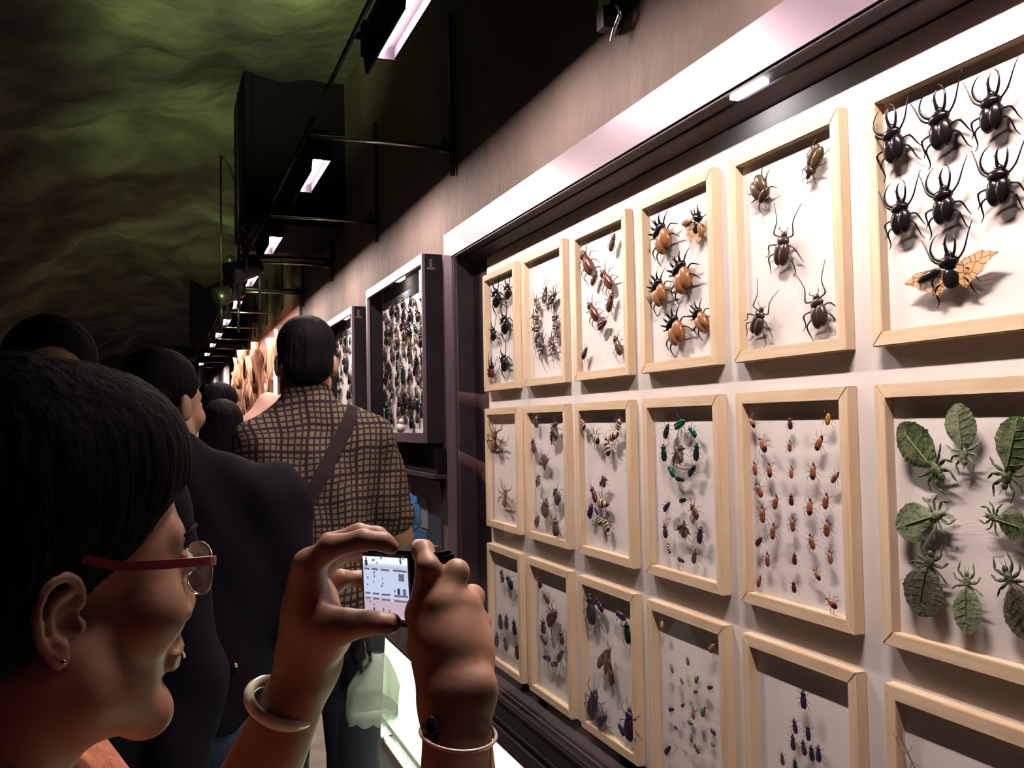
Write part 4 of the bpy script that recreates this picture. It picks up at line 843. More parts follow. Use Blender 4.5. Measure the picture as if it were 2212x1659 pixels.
# --- left hand and forearm (on the left, holding the camera between thumb and fingers)
L = Blob()
wL = D3(668, 1432, .72)
L.add(rc(elL, wL, .040, .0215), .01)
L.add(el(wL, V3(.022, .022, .026)), .012)
mcp = {'i': D3(668, 1222, .700), 'm': D3(662, 1248, .722), 'r': D3(668, 1275, .745), 'p': D3(682, 1305, .765)}
for q, r1 in (('i', 13), ('m', 13), ('r', 12), ('p', 11)): chain(L, [wL+(mcp[q]-wL)*.12, wL+(mcp[q]-wL)*.55, mcp[q]], [17, 15.5, r1], .014)
chain(L, [wL+V3(0, 0, .012), D3(708, 1368, .70), D3(724, 1352, .688)], [17, 16, 12.5], .014)          # thenar
chain(L, [D3(690, 1330, .72), D3(690, 1290, .735)], [14, 13], .014)
chain(L, [mcp['i'], D3(716, 1181, .692), D3(785, 1166, .690), D3(828, 1170, .694), D3(846, 1182, .698)], [11.2, 8.6, 7.4, 6.6, 5.8], .005)
chain(L, [mcp['m'], D3(712, 1176, .716), D3(775, 1153, .716), D3(815, 1157, .716), D3(838, 1170, .716)], [11, 8.4, 7.4, 6.6, 5.6], .005)
chain(L, [mcp['r'], D3(722, 1200, .748), D3(778, 1192, .756), D3(806, 1210, .760), D3(818, 1232, .758)], [10.5, 8, 7, 6.3, 5.4], .005)
chain(L, [mcp['p'], D3(736, 1250, .772), D3(780, 1250, .782), D3(800, 1266, .782), D3(806, 1284, .778)], [9.5, 7.2, 6.2, 5.6, 5], .005)
chain(L, [D3(716, 1362, .690), D3(752, 1350, .684), D3(795, 1345, .684), D3(838, 1347, .688), D3(850, 1345, .689)], [13.5, 11, 8.6, 7.2, 5.8], .006)
parts.append(L.mesh(.0019, smooth=2))
# --- right hand and forearm (seen from the back of the hand)
Q = Blob()
wR = D3(985, 1500, .665)
Q.add(rc(elR, wR, .038, .0225), .01); Q.add(el(D3(1038, 1478, .655), V3(.009, .009, .010)), .012)      # ulna bump
Q.add(rc(D3(965, 1520, .66), D3(1010, 1500, .66), .020, .020), .012)
mR = {'i': D3(914, 1326, .690), 'm': D3(958, 1308, .682), 'r': D3(1000, 1312, .688), 'p': D3(1024, 1345, .702)}
for q, r1 in (('i', 13.5), ('m', 13.5), ('r', 12.5), ('p', 11)): chain(Q, [wR+(mR[q]-wR)*.05, wR+(mR[q]-wR)*.55, mR[q]], [18, 16.5, r1], .014)
chain(Q, [mR['i'], D3(926, 1226, .690), D3(914, 1190, .704), D3(905, 1182, .722)], [12.0, 9.0, 8.0, 6.8], .005)
chain(Q, [mR['m'], D3(986, 1236, .694), D3(986, 1232, .722), D3(962, 1250, .742)], [12.4, 9.2, 8.2, 6.8], .005)
chain(Q, [mR['r'], D3(1020, 1290, .708), D3(1004, 1288, .738), D3(970, 1302, .752)], [11.5, 9.0, 7.8, 6.4], .005)
chain(Q, [mR['p'], D3(1036, 1345, .722), D3(1012, 1338, .745), D3(982, 1346, .755)], [10.2, 8, 7, 5.8], .005)
chain(Q, [D3(950, 1445, .68), D3(922, 1395, .704), D3(916, 1350, .722), D3(908, 1312, .734), D3(905, 1298, .736)], [16, 12.5, 9.8, 8.2, 7], .012)
parts.append(Q.mesh(.0019, smooth=2))
# --- torso, upper arms and legs
Tt = Blob()
Tt.add(rc(nk+V3(0, 0, .065), nk+V3(0, 0, -.06), .054, .06), .03); Tt.add(rc(shL-TR*-.03, shR-TR*.03, .055, .055), .05)
for sg in (1, -1): Tt.add(rc(nk+V3(0, 0, .0), nk+TR*.10*sg+V3(0, 0, -.02 if sg < 0 else -.04), .050, .05), .04)
trot = np.array([TR, TF, V3(0, 0, 1)])
Tt.add(el(nk+V3(0, 0, -.21)+TF*.01, V3(.145, .10, .19), trot), .05); Tt.add(el(nk+V3(0, 0, -.40), V3(.12, .092, .16), trot), .06); Tt.add(el(nk+V3(0, 0, -.55), V3(.155, .11, .13), trot), .06)
for s_, sh, elb in ((1, shR, elR), (-1, shL, elL)):
    Tt.add(rc(sh, elb, .046, .040), .03)
floor_z = 0; hipz = nk[2]-.6
for s_ in (1, -1):
    hp = nk+V3(0, 0, -.60)+TR*.08*s_; kn = V3(hp[0]+TF[0]*.03, hp[1]+TF[1]*.03, hipz*.52+.02); an = V3(hp[0], hp[1], .07)
    Tt.add(rc(hp, kn, .080, .052), .04); Tt.add(rc(kn, an, .050, .034), .02); Tt.add(rc(an+V3(0, 0, -.03), an+TF*.14+V3(0, 0, -.04), .036, .028), .02)
parts.append(Tt.mesh(.007, smooth=2))
wroot = thing('person', 'woman in a coral top and glasses photographing the case, jade bangle on her left wrist', 'person', (nk[0], nk[1], 0))
rel = npv(wroot.location)
npmesh('body', parts, SKIN, wroot, rel)
TOP = noisy(mat('coral_knit', (.62, .22, .12), .85), [(.50, .16, .09), (.66, .25, .15)], 60, bump=.5, bscale=220)
def gar(name, blob, infl, cuts, m, h=.007, parent=None, rel=None, disp=None, smooth=2):
    g_ = Blob(); g_.ops = list(blob.ops)+[('i', c, .006) for c in cuts]
    return npmesh(name, [g_.mesh(h, infl, smooth=smooth, disp=disp)], m, parent, rel)
gar('blouse', Tt, .009, [hs((0, 0, nk[2]-.56), (0, 0, -1)), hs(nk+V3(0, 0, .058), TF*.35+V3(0, 0, 1))], TOP, .006, wroot, rel)
gar('trousers', Tt, .013, [hs((0, 0, nk[2]-.5), (0, 0, 1)), hs((0, 0, .09), (0, 0, -1))], mat('dark_trousers', (.02, .02, .03), .8), .01, wroot, rel)
# hair: short bob swept behind the ear
Hh = Blob(); E2 = lambda c, rr, k=.02: Hh.add(el(P(*c), V3(*rr)*HS, rot), k)
E2((0, -.018, .062), (.088, .108, .092)); E2((0, -.075, .0), (.078, .055, .085)); E2((0, .035, .085), (.074, .062, .060), .02)
E2((.0, -.085, -.075), (.055, .038, .055)); E2((.066, -.045, .01), (.024, .045, .06), .02); E2((-.066, -.045, .01), (.024, .045, .06), .02)
Hh.sub(el(P(0, .125, -.006), V3(.13, .096, .088)*HS, rot), .010); Hh.sub(el(P(0, .10, -.09), V3(.09, .085, .10)*HS, rot), .012)
Hh.sub(el(P(.092, -.010, -.026), V3(.030, .032, .038)*HS, rot), .008); Hh.sub(el(P(-.088, -.001, -.020), V3(.028, .026, .038)*HS, rot), .008)
def hairdisp(Pp):
    q = Pp-HO; a = np.arctan2(q@HR, q@HF); return .0006*np.sin(a*70+q[..., 2]*30)+.0005*np.sin(a*131+q[..., 2]*55)
npmesh('hair', [Hh.mesh(.003, smooth=1, disp=hairdisp)], HAIR, wroot, rel)
# eyes, ear stud
def sph(name, c, r_, m, parent):
    bm = bmesh.new(); ell(bm, Vector(c), (r_,)*3, 16, 10); return fin(name, bm, m, parent)
SCL = mat('eye_white', (.45, .42, .38), .15); IRS = mat('eye_iris', (.02, .012, .01), .1)
def eyes(Pf, s_, root_):
    for x in (-1, 1):
        e_ = sph('eye', Pf(x*.031, .0865, .009), .0112*s_, SCL, root_); c_ = Vector(Pf(x*.031, .0945, .008))
        bm = bmesh.new(); ell(bm, c_-Vector(e_.location)*0-wloc(root_), (.0050*s_,)*3, 12, 8); me = bpy.data.meshes.new('iris'); bm.to_mesh(me); bm.free(); me.materials.append(IRS); link('iris', me, e_)
eyes(P, HS, wroot)
sph('ear_stud', P(.074+.0105, -.011, -.0395), .0016, MP['steel'], wroot)
for x in (-1, 1):
    bm = bmesh.new(); ctube(bm, [P(x*.016, .101, .032), P(x*.032, .097, .036), P(x*.050, .080, .031)], [.0022, .0026, .0012], 6); fin('eyebrow', bm, HAIR, wroot)
bm = bmesh.new(); ctube(bm, [P(x, y, z) for x, y, z in [(-.021, .1005, -.0615), (0, .1085, -.0612), (.021, .1005, -.0615)]], [.001, .0016, .001], 6); fin('mouth_line', bm, mat('lip_dark', (.18, .06, .05), .5), wroot)
# glasses: own thing resting on nose and ear
gt = thing('eyeglasses', 'rimless eyeglasses with thick dark red temples, worn by the woman', 'glasses', P(0, .12, .02))
for x in (-1, 1):
    c = Vector(P(x*.034, .101, .006)); bm = bmesh.new(); n = 26; rim = []
    for k in range(n):
        a = 2*math.pi*k/n; ca, sa = math.cos(a), math.sin(a); sx = .026*math.copysign(abs(ca)**.75, ca); sz = .0185*math.copysign(abs(sa)**.75, sa)
        rim.append(c+Vector(hr*sx*.97-hf*(abs(sx)**2)*4*0-hf*x*sx*.14+hu*sz))
    A_ = [bm.verts.new(p) for p in rim]; Bq = [bm.verts.new(p-Vector(hf*.0018)) for p in rim]
    bm.faces.new(A_); bm.faces.new(Bq[::-1])
    for k in range(n): bm.faces.new([A_[k], Bq[k], Bq[(k+1) % n], A_[(k+1) % n]])
    bmesh.ops.recalc_face_normals(bm, faces=bm.faces)
    fin('lens', bm, glassmat('spectacle_lens', (.97, .98, .98), 1.6, .02, 1.6), gt)
    bm = bmesh.new(); tube(bm, rim+[rim[0]], .00055, 5); fin('lens_edge', bm, MP['steel'], gt)
    bm = bmesh.new()
    tp = [P(x*.061, .098, .014), P(x*.071, .088, .015), P(x*.078, .05, .015), P(x*.0795, .02, .016), P(x*.081, -.004, .022)]
    for a, b_ in zip(tp, tp[1:]):
        pass
    c2 = curve(tp, 5); rings = []
    for p_ in c2:
        p_ = npv(p_); rings.append([bm.verts.new(p_+hu*a+hr*b_*x) for a, b_ in ((-.003, 0), (.003, 0), (.003, .0022), (-.003, .0022))])
    for a, b_ in zip(rings, rings[1:]):
        for k in range(4): bm.faces.new([a[k], a[(k+1) % 4], b_[(k+1) % 4], b_[k]])
    bm.faces.new(rings[0]); bm.faces.new(rings[-1][::-1]); bmesh.ops.recalc_face_normals(bm, faces=bm.faces)
    fin('temple', bm, mat('dark_red_acetate', (.20, .02, .04), .25), gt)
bm = bmesh.new(); ctube(bm, [P(-.009, .104, .012), P(0, .108, .016), P(.009, .104, .012)], [.0012]*3, 6); fin('bridge', bm, MP['steel'], gt)
# bangle on the left wrist, bracelet on the right
def ring(bm, c, n_, r_, tr, ea=1., sq=1., N=48, S=10, tz=1.):
    n_ = Vector(n_).normalized(); u = n_.cross(Vector((0, 0, 1))).normalized() if abs(n_.z) < .95 else n_.cross(Vector((1, 0, 0))).normalized(); v = n_.cross(u); rows = []
    for i in range(N):
        a = 2*math.pi*i/N; d = u*math.cos(a)*ea+v*math.sin(a)*sq; row = []
        for j in range(S):
            b_ = 2*math.pi*j/S; row.append(bm.verts.new(Vector(c)+d*r_+d.normalized()*tr*math.cos(b_)+n_*tr*tz*math.sin(b_)))
        rows.append(row)
    for i in range(N):
        for j in range(S):
            f = bm.faces.new([rows[i][j], rows[(i+1) % N][j], rows[(i+1) % N][(j+1) % S], rows[i][(j+1) % S]]); f.smooth = True
    bmesh.ops.recalc_face_normals(bm, faces=bm.faces)
JADE = noisy(mat('pale_jade', (.72, .70, .50), .15, coat=.6), [(.66, .66, .46), (.78, .74, .56)], 30)
cb = D3(608, 1518, .712); axL = wL-elL; axL = axL/np.linalg.norm(axL)
tl = axL+npv(fwd)*-.42+V3(.10, .0, .12)
bm = bmesh.new(); ring(bm, cb, tl, .0258, .0042, N=56, S=12, tz=1.25); tag(fin('bangle', bm, JADE), 'thick pale jade bangle round the left wrist of the woman', 'bangle')
cb2 = D3(990, 1583, .640); axR = wR-elR; axR = axR/np.linalg.norm(axR); tr_ = axR+npv(fwd)*-.45+V3(.15, 0, 0)
br = thing('bracelet', 'thin pale bracelet with a dark bead on the right wrist of the woman', 'bracelet', cb2)
bm = bmesh.new(); ring(bm, cb2, tr_, .0262, .0013, N=56, S=8); fin('band', bm, mat('pale_cord', (.5, .38, .35), .35, .3), br)
bd = D3(932, 1577, .632); bm = bmesh.new(); ell(bm, bd, (.0055, .0055, .010), 14, 10); fin('bead', bm, mat('black_glass_bead', (.01, .01, .012), .05), br)
# ------------------------------------------------------------------ compact camera
cc = D3(836, 1268, .728); ca = R(66); cr = V3(math.cos(ca), -math.sin(ca), 0); cf = V3(math.sin(ca), math.cos(ca), 0); cu = V3(0, 0, 1)
tilt = R(-3); cu, cr = cu*math.cos(tilt)+cr*math.sin(tilt), cr*math.cos(tilt)-cu*math.sin(tilt)
ct = thing('compact_camera', 'black compact camera in both hands, its screen showing the pine boxes', 'camera', cc)
def obx(bm, x0, x1, y0, y1, z0, z1, mi=0, bev=0.):
    n0 = len(bm.verts); box(bm, x0, x1, y0, y1, z0, z1, mi, bev)
def place(bm): 
    m = Matrix.Identity(4)
    for i in range(3): m[i][0] = cr[i]; m[i][1] = cf[i]; m[i][2] = cu[i]; m[i][3] = cc[i]
    bmesh.ops.transform(bm, matrix=m, verts=bm.verts); return bm
CW_ = .0; x0c, x1c = -.034, .062
bm = bmesh.new(); obx(bm, x0c, x1c, .0, .020, -.030, .0285, bev=.003); fin('body', place(bm), MP['black'], ct)
bm = bmesh.new(); tube(bm, [(.016, .020, 0), (.016, .030, 0)], .021, 24); tube(bm, [(.016, .030, 0), (.016, .042, 0)], .017, 24); fin('lens', place(bm), MP['blackm'], ct)
bm = bmesh.new(); obx(bm, .028, .050, .004, .016, .0285, .032, bev=.001); fin('shutter_button', place(bm), MP['steel'], ct)
bm = bmesh.new(); obx(bm, -.0315, .0325, -.0016, .0, -.0262, .0262, bev=.0007); fin('screen_bezel', place(bm), mat('bezel_black', (.015, .015, .02), .2), ct)
scr = [emis('screen_pale', (.62, .68, .92), .95), emis('screen_grey', (.30, .30, .40), .5), emis('screen_dark', (.10, .11, .16), .5), emis('screen_pink', (.72, .55, .66), .8), emis('screen_white', (.85, .92, 1.), 1.1)]
def screen():
    bm = bmesh.new(); xa, xb, za_, zb__ = -.0285, .0295, -.0235, .0235
    def q(u0, v0, u1, v1, mi, dz=0, sk=0.):
        y = -.00175-.00003*dz
        vs = [bm.verts.new((xa+(xb-xa)*u, y, za_+(zb__-za_)*v)) for u, v in ((u0, v0-sk), (u1, v0+sk), (u1, v1+sk), (u0, v1-sk))]
        f = bm.faces.new(vs); f.material_index = mi
    q(0, 0, 1, 1, 0); q(0, .0, 1, .28, 3, 1); q(0, .88, 1, 1, 4, 1)
    rng = random.Random(4); us = [.03, .2, .4, .68]; ws = [.12, .15, .2, .3]
    for v, sk in ((.77, -.01), (.36, .01), (.28, .01)):
        for u, w in zip(us, ws): q(u, v, u+w, v+.035, 1, 2, sk*.3)
    q(0, .31, 1, .325, 3, 3); q(0, .82, .9, .835, 3, 3)
    for u, w in zip(us, ws):
        for k in range(5):
            for (va, vb) in ((.86, .97), (.42, .72), (.06, .24)):
                if rng.random() < .55: uu = u+rng.random()*w*.8; vv = va+rng.random()*(vb-va); q(uu, vv, uu+.02+.02*rng.random(), vv+.03+.03*rng.random(), 2 if rng.random() < .4 else 1, 4)
    q(.80, .62, .92, .74, 1, 5); q(.76, .4, .82, .5, 2, 5); q(.88, .38, .95, .5, 1, 5); q(.05, .84, .11, .93, 2, 5)
    return bm
fin('screen', place(screen()), scr, ct)
# ------------------------------------------------------------------ other visitors
def visitor(label, px, topy, dd, az, shirtm, pantm, hgt, headoff=(0, 0), headaz=None, arms=None, hair='short', sleeve=.6, ground=None, hs_=6.5, lean=0., name='person', hemz=.93, hairm=HAIR, skin=SKIN2, wide=1.):
    top = npv(atD(px, topy, dd)); s = top[2]/1.745 if hgt is None else hgt/1.745
    az = az; r_ = V3(math.cos(az), -math.sin(az), 0); f_ = V3(math.sin(az), math.cos(az), 0)
    base = V3(top[0], top[1], 0)-r_*headoff[0]-f_*headoff[1]
    root = thing(name, label, 'person', base); rt = np.array([r_, f_, V3(0, 0, 1)])
    W_ = lambda x, y, z: base+s*(r_*x+f_*y+V3(0, 0, z))
    hd = V3(top[0], top[1], top[2]-.126*s)
    Bd = Blob(); HP, a_, b_, c_, hrot = head_blob(Bd, hd, az if headaz is None else headaz, s*.98, 0, neck=True)
    for x in (-1, 1): ear_blob(Bd, HP, s*.98, hrot, x, False)
    T = Blob(); nb = W_(headoff[0], headoff[1]-.03-lean*0, 1.46)
    T.add(rc(hd+V3(0, 0, -.06*s), W_(0, -.015, 1.43), .056*s, .062*s), .03)
    T.add(rc(W_(-.145*wide, -.01, 1.405), W_(.145*wide, -.01, 1.405), .062*s, .062*s), .05); T.add(el(W_(0, 0, 1.27), V3(.172*wide, .115, .20)*s, rt), .05)
    T.add(el(W_(0, 0, 1.08), V3(.150*wide, .105, .16)*s, rt), .06); T.add(el(W_(0, -.005, .95), V3(.165*wide, .115, .12)*s, rt), .06)
    AA = Blob()
    for x in (-1, 1):
        E_, Wd, Fd = (arms or {}).get(x, ((x*.235, -.03, 1.12), (x*.225, .06, .88), None))
        for BB in (T, AA): BB.add(rc(W_(x*.172*wide, -.01, 1.40), W_(*E_), .052*s, .038*s), .04); BB.add(rc(W_(*E_), W_(*Wd), .037*s, .026*s), .012)
        d = (W_(*Wd)-W_(*E_)); d = d/np.linalg.norm(d); pm_ = W_(*Wd)+d*.05*s; T.add(rc(W_(*Wd), pm_, .024*s, .030*s), .015)
        side = np.cross(d, r_*x); side = side/max(np.linalg.norm(side), 1e-6)
        for k, (o_, ln) in enumerate(((-.027, .068), (-.009, .078), (.009, .074), (.027, .058))): T.add(rc(pm_+side*o_*s+d*.01, pm_+side*o_*1.2*s+d*ln*s, .0095*s, .0075*s), .004)
        T.add(rc(pm_+side*-.03*s-d*.02, pm_+side*-.055*s+d*.03*s, .011*s, .008*s), .006)
    Lg = Blob(); Lg.add(el(W_(0, -.005, .95), V3(.165*wide, .115, .12)*s, rt), .06)
    for x in (-1, 1):
        for BB in (T, Lg):
            BB.add(rc(W_(x*.088, 0, .90), W_(x*.098, .02, .50), .085*s, .056*s), .03); BB.add(rc(W_(x*.098, .02, .50), W_(x*.098, -.02, .10), .056*s, .038*s), .02)
        T.add(rc(W_(x*.10, -.03, .05), W_(x*.105, .14, .035), .036*s, .028*s), .02)
    npmesh('body', [Bd.mesh(.004, smooth=2), T.mesh(.009, smooth=2)], skin, root, base)
    # shirt: torso ops plus the upper part of the arms
    S = Blob(); S.ops = [o for o in T.ops[1:5]]
    S.add(rc(W_(0, -.02, 1.44), hd+V3(0, 0, -.098*s)-f_*.022, .066*s, .054*s), .02)
    for x in (-1, 1): S.add(rc(hd+V3(0, 0, -.13*s)-f_*.02, W_(x*.15*wide, -.015, 1.42), .045*s, .056*s), .03)
    for x in (-1, 1):
        E_, Wd, Fd = (arms or {}).get(x, ((x*.235, -.03, 1.12), (x*.225, .06, .88), None))
        a = W_(x*.172*wide, -.01, 1.40); e = W_(*E_); w = W_(*Wd)
        if sleeve <= 1: S.add(rc(a, a+(e-a)*sleeve, .052*s, (.052-.006*sleeve)*s), .04)
        else: S.add(rc(a, e, .052*s, .042*s), .04); S.add(rc(e, e+(w-e)*(sleeve-1), .042*s, .033*s), .02)
    S.cut(hs(W_(0, 0, hemz), (0, 0, -1)), .006)
    npmesh('shirt', [S.mesh(.008, .016, smooth=2, disp=lambda P_: .006*np.sin(P_[..., 2]*21+P_[..., 0]*17)*np.sin(P_[..., 0]*34+P_[..., 1]*13+P_[..., 2]*9)+.003*np.sin(P_[..., 0]*60-P_[..., 2]*25))], shirtm, root, base)
    Lg.cut(hs(W_(0, 0, 1.02), (0, 0, 1)), .006); Lg.cut(hs(W_(0, 0, .07), (0, 0, -1)), .006)
    npmesh('trousers', [Lg.mesh(.009, .014, smooth=2)], pantm, root, base)
    for x in (-1, 1):
        F = Blob(); F.add(rc(W_(x*.10, -.05, .045), W_(x*.107, .15, .035), .043*s, .034*s), .02); F.add(el(W_(x*.10, -.04, .07), V3(.04, .05, .04)*s, rt), .02); F.cut(hs((0, 0, .002), (0, 0, -1)))
        npmesh('shoe', [F.mesh(.008)], MP['black'], root, base)
    # hair
    Hb = Blob(); q = lambda c, rr, k=.02: Hb.add(el(HP(*c), V3(*rr)*s*.98, hrot), k)
    q((0, -.015, .060), (.081, .103, .084)); q((0, -.070, .005), (.070, .045, .065))
    Hb.sub(el(HP(0, .11, -.045), V3(.085, .085, .13)*s, hrot), .01)
    for x in (-1, 1): Hb.sub(el(HP(x*.085, -.004, -.025), V3(.022, .026, .045)*s, hrot), .008)
    if hair == 'long': q((0, -.075, -.07), (.078, .045, .13)); q((.05, -.04, -.06), (.035, .045, .10)); q((-.05, -.04, -.06), (.035, .045, .10))
    npmesh('hair', [Hb.mesh(.006, smooth=1, disp=lambda P_: .002*np.sin(P_[..., 0]*310+P_[..., 2]*90)*np.sin(P_[..., 1]*270))], hairm, root, base)
    eyes(HP, s, root)
    return dict(root=root, base=base, s=s, W=W_, S=S, T=T, HP=HP, r=r_, f=f_, top=top)
def plaid():
    m = mat('olive_plaid_cloth', (.3, .28, .18), .9, spec=.1); nt = m.node_tree; N = nt.nodes; L_ = nt.links
    tc = N.new('ShaderNodeTexCoord'); sp = N.new('ShaderNodeSeparateXYZ'); L_.new(tc.outputs['Object'], sp.inputs[0])
    def stripe(sock, per, w, ph=0.):
        a = N.new('ShaderNodeMath'); a.operation = 'MULTIPLY_ADD'; a.inputs[1].default_value = 1/per; a.inputs[2].default_value = ph; L_.new(sock, a.inputs[0])
        b = N.new('ShaderNodeMath'); b.operation = 'FRACT'; L_.new(a.outputs[0], b.inputs[0]); c = N.new('ShaderNodeMath'); c.operation = 'LESS_THAN'; c.inputs[1].default_value = w; L_.new(b.outputs[0], c.inputs[0]); return c.outputs[0]
    def mx(c1, fac, c2):
        x = N.new('ShaderNodeMixRGB'); L_.new(fac, x.inputs[0]); 
        if isinstance(c1, tuple): x.inputs[1].default_value = (*c1, 1)
        else: L_.new(c1, x.inputs[1])
        x.inputs[2].default_value = (*c2, 1); return x.outputs[0]
    def madd(a, b): 
        x = N.new('ShaderNodeMath'); x.operation = 'MAXIMUM'; L_.new(a, x.inputs[0]); L_.new(b, x.inputs[1]); return x.outputs[0]
    ns = N.new('ShaderNodeTexNoise'); ns.inputs['Scale'].default_value = 5; L_.new(tc.outputs['Object'], ns.inputs['Vector'])
    ad = N.new('ShaderNodeMath'); ad.operation = 'MULTIPLY_ADD'; ad.inputs[1].default_value = .05; L_.new(ns.outputs[0], ad.inputs[0]); L_.new(sp.outputs['X'], ad.inputs[2])
    az_ = N.new('ShaderNodeMath'); az_.operation = 'MULTIPLY_ADD'; az_.inputs[1].default_value = .05; L_.new(ns.outputs[0], az_.inputs[0]); L_.new(sp.outputs['Z'], az_.inputs[2])
    c = mx((.125, .100, .074), madd(stripe(ad.outputs[0], .0165, .30), stripe(az_.outputs[0], .0165, .32)), (.026, .016, .017))
    c = mx(c, madd(stripe(ad.outputs[0], .066, .10, .3), stripe(az_.outputs[0], .066, .10, .3)), (.022, .013, .018))
    L_.new(c, N['Principled BSDF'].inputs['Base Color']); return m
man = visitor('man with short black hair in an olive plaid shirt, seen from behind', 660, 693, 2.6, R(2), plaid(), mat('navy_trousers', (.012, .014, .03), .8), None, headoff=(-.025, 0), headaz=R(4),
              arms={1: ((.235, .02, 1.14), (.12, .22, 1.05), None), -1: ((-.235, .0, 1.12), (-.14, .20, .98), None)}, sleeve=.78, hemz=.90, wide=.86)
# shoulder strap following the back of the shirt, and the bag it carries
def back(x, z, m_):
    p = m_['W'](x, -.5, z); d = m_['f']
    for _ in range(60):
        v = float(m_['S'].at(p[None, :], .016)[0])
        if (p-m_['base'])@d > .05: return m_['base']+m_['r']*x*m_['s']+d*-.12+V3(0, 0, z*m_['s'])
        if v < .002: break
        p = p+d*max(v*.8, .001)
    return p-d*.004
st = thing('messenger_bag', 'dark messenger bag slung across the back of the man in plaid', 'bag', man['W'](-.26, -.05, .9))
pts = [back(.10-.33*k/20, 1.505-.585*k/20, man) for k in range(21)]
bm = bmesh.new(); rows = []
tvec = np.array(pts[-1])-np.array(pts[0]); tvec /= np.linalg.norm(tvec); wv = np.cross(tvec, man['f']); wv /= np.linalg.norm(wv)
for p in pts: rows.append([bm.verts.new(p+wv*a-man['f']*b) for a, b in ((-.019, 0), (.019, 0), (.019, .004), (-.019, .004))])
for a, b in zip(rows, rows[1:]):
    for k in range(4): bm.faces.new([a[k], a[(k+1) % 4], b[(k+1) % 4], b[k]])
bm.faces.new(rows[0]); bm.faces.new(rows[-1][::-1]); bmesh.ops.recalc_face_normals(bm, faces=bm.faces)
STR = mat('dark_webbing', (.022, .014, .018), .9, spec=.1); fin('strap', bm, STR, st)
bm = bmesh.new(); c = Vector(man['W'](-.20, -.15, .86)); box(bm, c.x-.12, c.x+.10, c.y-.05, c.y+.04, c.z-.14, c.z+.12, bev=.03); fin('pouch', bm, mat('black_canvas', (.02, .018, .025), .8), st, True)
bm = bmesh.new(); box(bm, c.x-.115, c.x+.095, c.y-.062, c.y-.045, c.z-.03, c.z+.125, bev=.007); fin('flap', bm, mat('charcoal_canvas', (.03, .028, .035), .8), st, True)
bm = bmesh.new(); ell(bm, c+Vector((-.02, -.066, -.02)), (.028, .006, .045), 12, 8, rot=Matrix.Rotation(R(35), 3, 'Y')); fin('tag', bm, mat('grey_tag', (.3, .3, .26), .5), st)
# person in a dark jacket and jeans, turned right
JEAN = noisy(mat('blue_denim', (.03, .05, .12), .85), [(.015, .025, .07), (.04, .07, .16)], 5, bump=.4, bscale=300)
jk = visitor('person in a black jacket and blue jeans standing left of the man in plaid', 350, 765, 2.0, R(14), mat('black_jacket', (.006, .005, .009), .9, spec=.06), JEAN, None, headoff=(-.075, .02), headaz=R(40), sleeve=1.85, hemz=.92, wide=1.02,
             arms={1: ((.235, .0, 1.12), (.13, .2, 1.02), None), -1: ((-.235, -.03, 1.12), (-.2, .1, .9), None)})
for px, py in ((445, 1443), (508, 1437)):
    a = atD(px, py, 1.86); p = npv(a)
    bm = bmesh.new(); ell(bm, a, (.006, .005, .006), 8, 6); fin('jeans_rivet', bm, mat('brass_rivet', (.7, .5, .2), .25, 1.), jk['root'])
lw = visitor('dark-haired woman in black looking down, left of the man in plaid', 480, 870, 3.2, R(35), mat('black_blouse', (.006, .005, .011), .9, spec=.06), MP['black'], None, hair='long', sleeve=1.7, headaz=R(12))
pk = visitor('person with a pale pink short sleeve reaching right, beyond the dark-haired woman', 478, 832, 4.4, R(60), mat('pale_pink_cotton', (.62, .36, .30), .8), MP['black'], None, headoff=(-.05, .10), sleeve=1.0, headaz=R(50),
             arms={1: ((.29, .14, 1.64), (.20, .40, 1.69), None), -1: ((-.25, .25, 1.25), (-.15, .5, 1.4), None)})
fl = visitor('person in black at the far left, half lost in the dark', 108, 695, 1.55, R(-160), mat('black_coat', (.006, .005, .009), .9, spec=.06), MP['black'], None, sleeve=1.9, headaz=R(172))
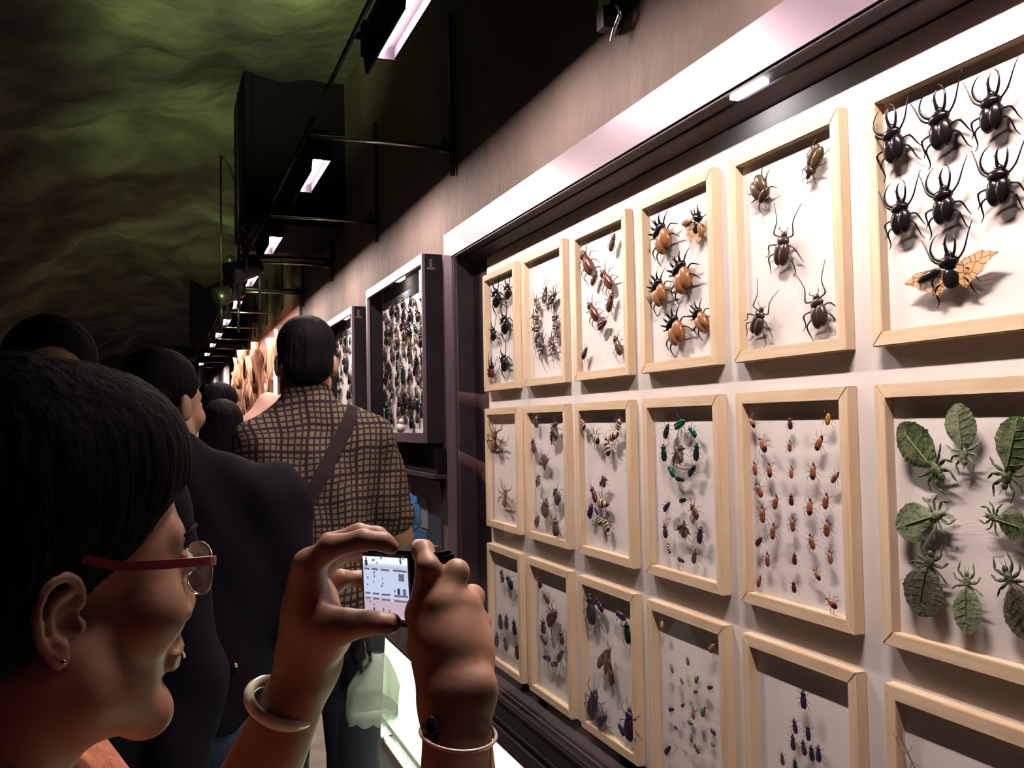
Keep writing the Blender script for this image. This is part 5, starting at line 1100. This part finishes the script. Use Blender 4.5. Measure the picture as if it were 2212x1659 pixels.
# ------------------------------------------------------------------ bags carried by the man
def lattice(bm, fn, nu, nv, mi=0):
    g_ = [[bm.verts.new(fn(u/nu, v/nv)) for v in range(nv+1)] for u in range(nu+1)]
    for a, b in zip(g_, g_[1:]):
        for k in range(nv):
            f = bm.faces.new([a[k], b[k], b[k+1], a[k+1]]); f.smooth = True; f.material_index = mi
TEAL = mat('frosted_teal_plastic', (.50, .66, .56), .35); TEAL.node_tree.nodes['Principled BSDF'].inputs['Alpha'].default_value = .62
b0 = atD(800, 1395, 2.45)
t = thing('plastic_bag', 'pale teal translucent bag with a scalloped hem beside the glowing panel', 'bag', atD(800, 1550, 2.45))
def bagf(px0, px1, py0, py1, dd, rr, s0):
    def f(u, v):                                            # v: 0 neck .. 1 hem, u round
        a = 2*math.pi*u; w = .25+.75*min(1, v*1.9)**.8; z = py0+(py1-py0)*v+ (8*abs(math.sin(a*4.5)) if v > .93 else 0)
        cx = (px0+px1)/2; hw = (px1-px0)/2*w*(1+.05*math.sin(a*7+v*6)); c_ = atD(cx+12*(1-v), z, dd)
        return c_+Vector(_r)*(math.cos(a)*hw*dd/FPX)+Vector((fwd[0], fwd[1], 0))*(math.sin(a)*rr*w)
    return f
bm = bmesh.new(); lattice(bm, bagf(748, 858, 1410, 1545, 2.45, .05, 1), 54, 18); fin('sack', bm, TEAL, t)
bm = bmesh.new(); lattice(bm, bagf(750, 856, 1500, 1552, 2.45, .056, 1), 54, 5); fin('hem_frill', bm, TEAL, t)
t = thing('black_bag', 'crumpled shiny black bag hanging above the teal bag', 'bag', atD(782, 1420, 2.43))
bm = bmesh.new()
def crum(u, v):
    a = 2*math.pi*u; th = math.pi*v; p = Vector((math.sin(th)*math.cos(a), math.sin(th)*math.sin(a), math.cos(th)))
    n_ = 1+.22*noise.noise(p*3.1)+.10*noise.noise(p*8); c_ = atD(780, 1385, 2.43); return c_+Vector(_r)*p.x*.030*n_+Vector((fwd[0], fwd[1], 0))*p.y*.03*n_+Vector((0, 0, 1))*p.z*.075*n_
lattice(bm, crum, 26, 20); fin('sack', bm, mat('shiny_black_plastic', (.012, .012, .014), .15), t)
t = thing('blue_bag', 'crumpled shiny blue plastic bag beyond the elbow of the man in plaid', 'bag', atD(884, 1150, 2.9))
bm = bmesh.new()
def crum2(u, v):
    a = 2*math.pi*u; th = math.pi*v; p = Vector((math.sin(th)*math.cos(a), math.sin(th)*math.sin(a), math.cos(th)))
    n_ = 1+.30*noise.noise(p*2.6)+.16*noise.noise(p*7); c_ = atD(880, 1112, 2.9); return c_+Vector(_r)*p.x*.040*n_+Vector((fwd[0], fwd[1], 0))*p.y*.05*n_+Vector((0, 0, 1))*p.z*.065*n_
lattice(bm, crum2, 30, 22); fin('sack', bm, mat('shiny_blue_plastic', (.015, .10, .26), .2), t)
bm = bmesh.new(); ctube(bm, [atD(858, 1120, 2.85), atD(862, 1135, 2.85), atD(870, 1150, 2.85), atD(878, 1140, 2.87)], [.008, .010, .010, .006], 6); fin('handle', bm, mat('yellow_plastic', (.6, .5, .1), .4), t)
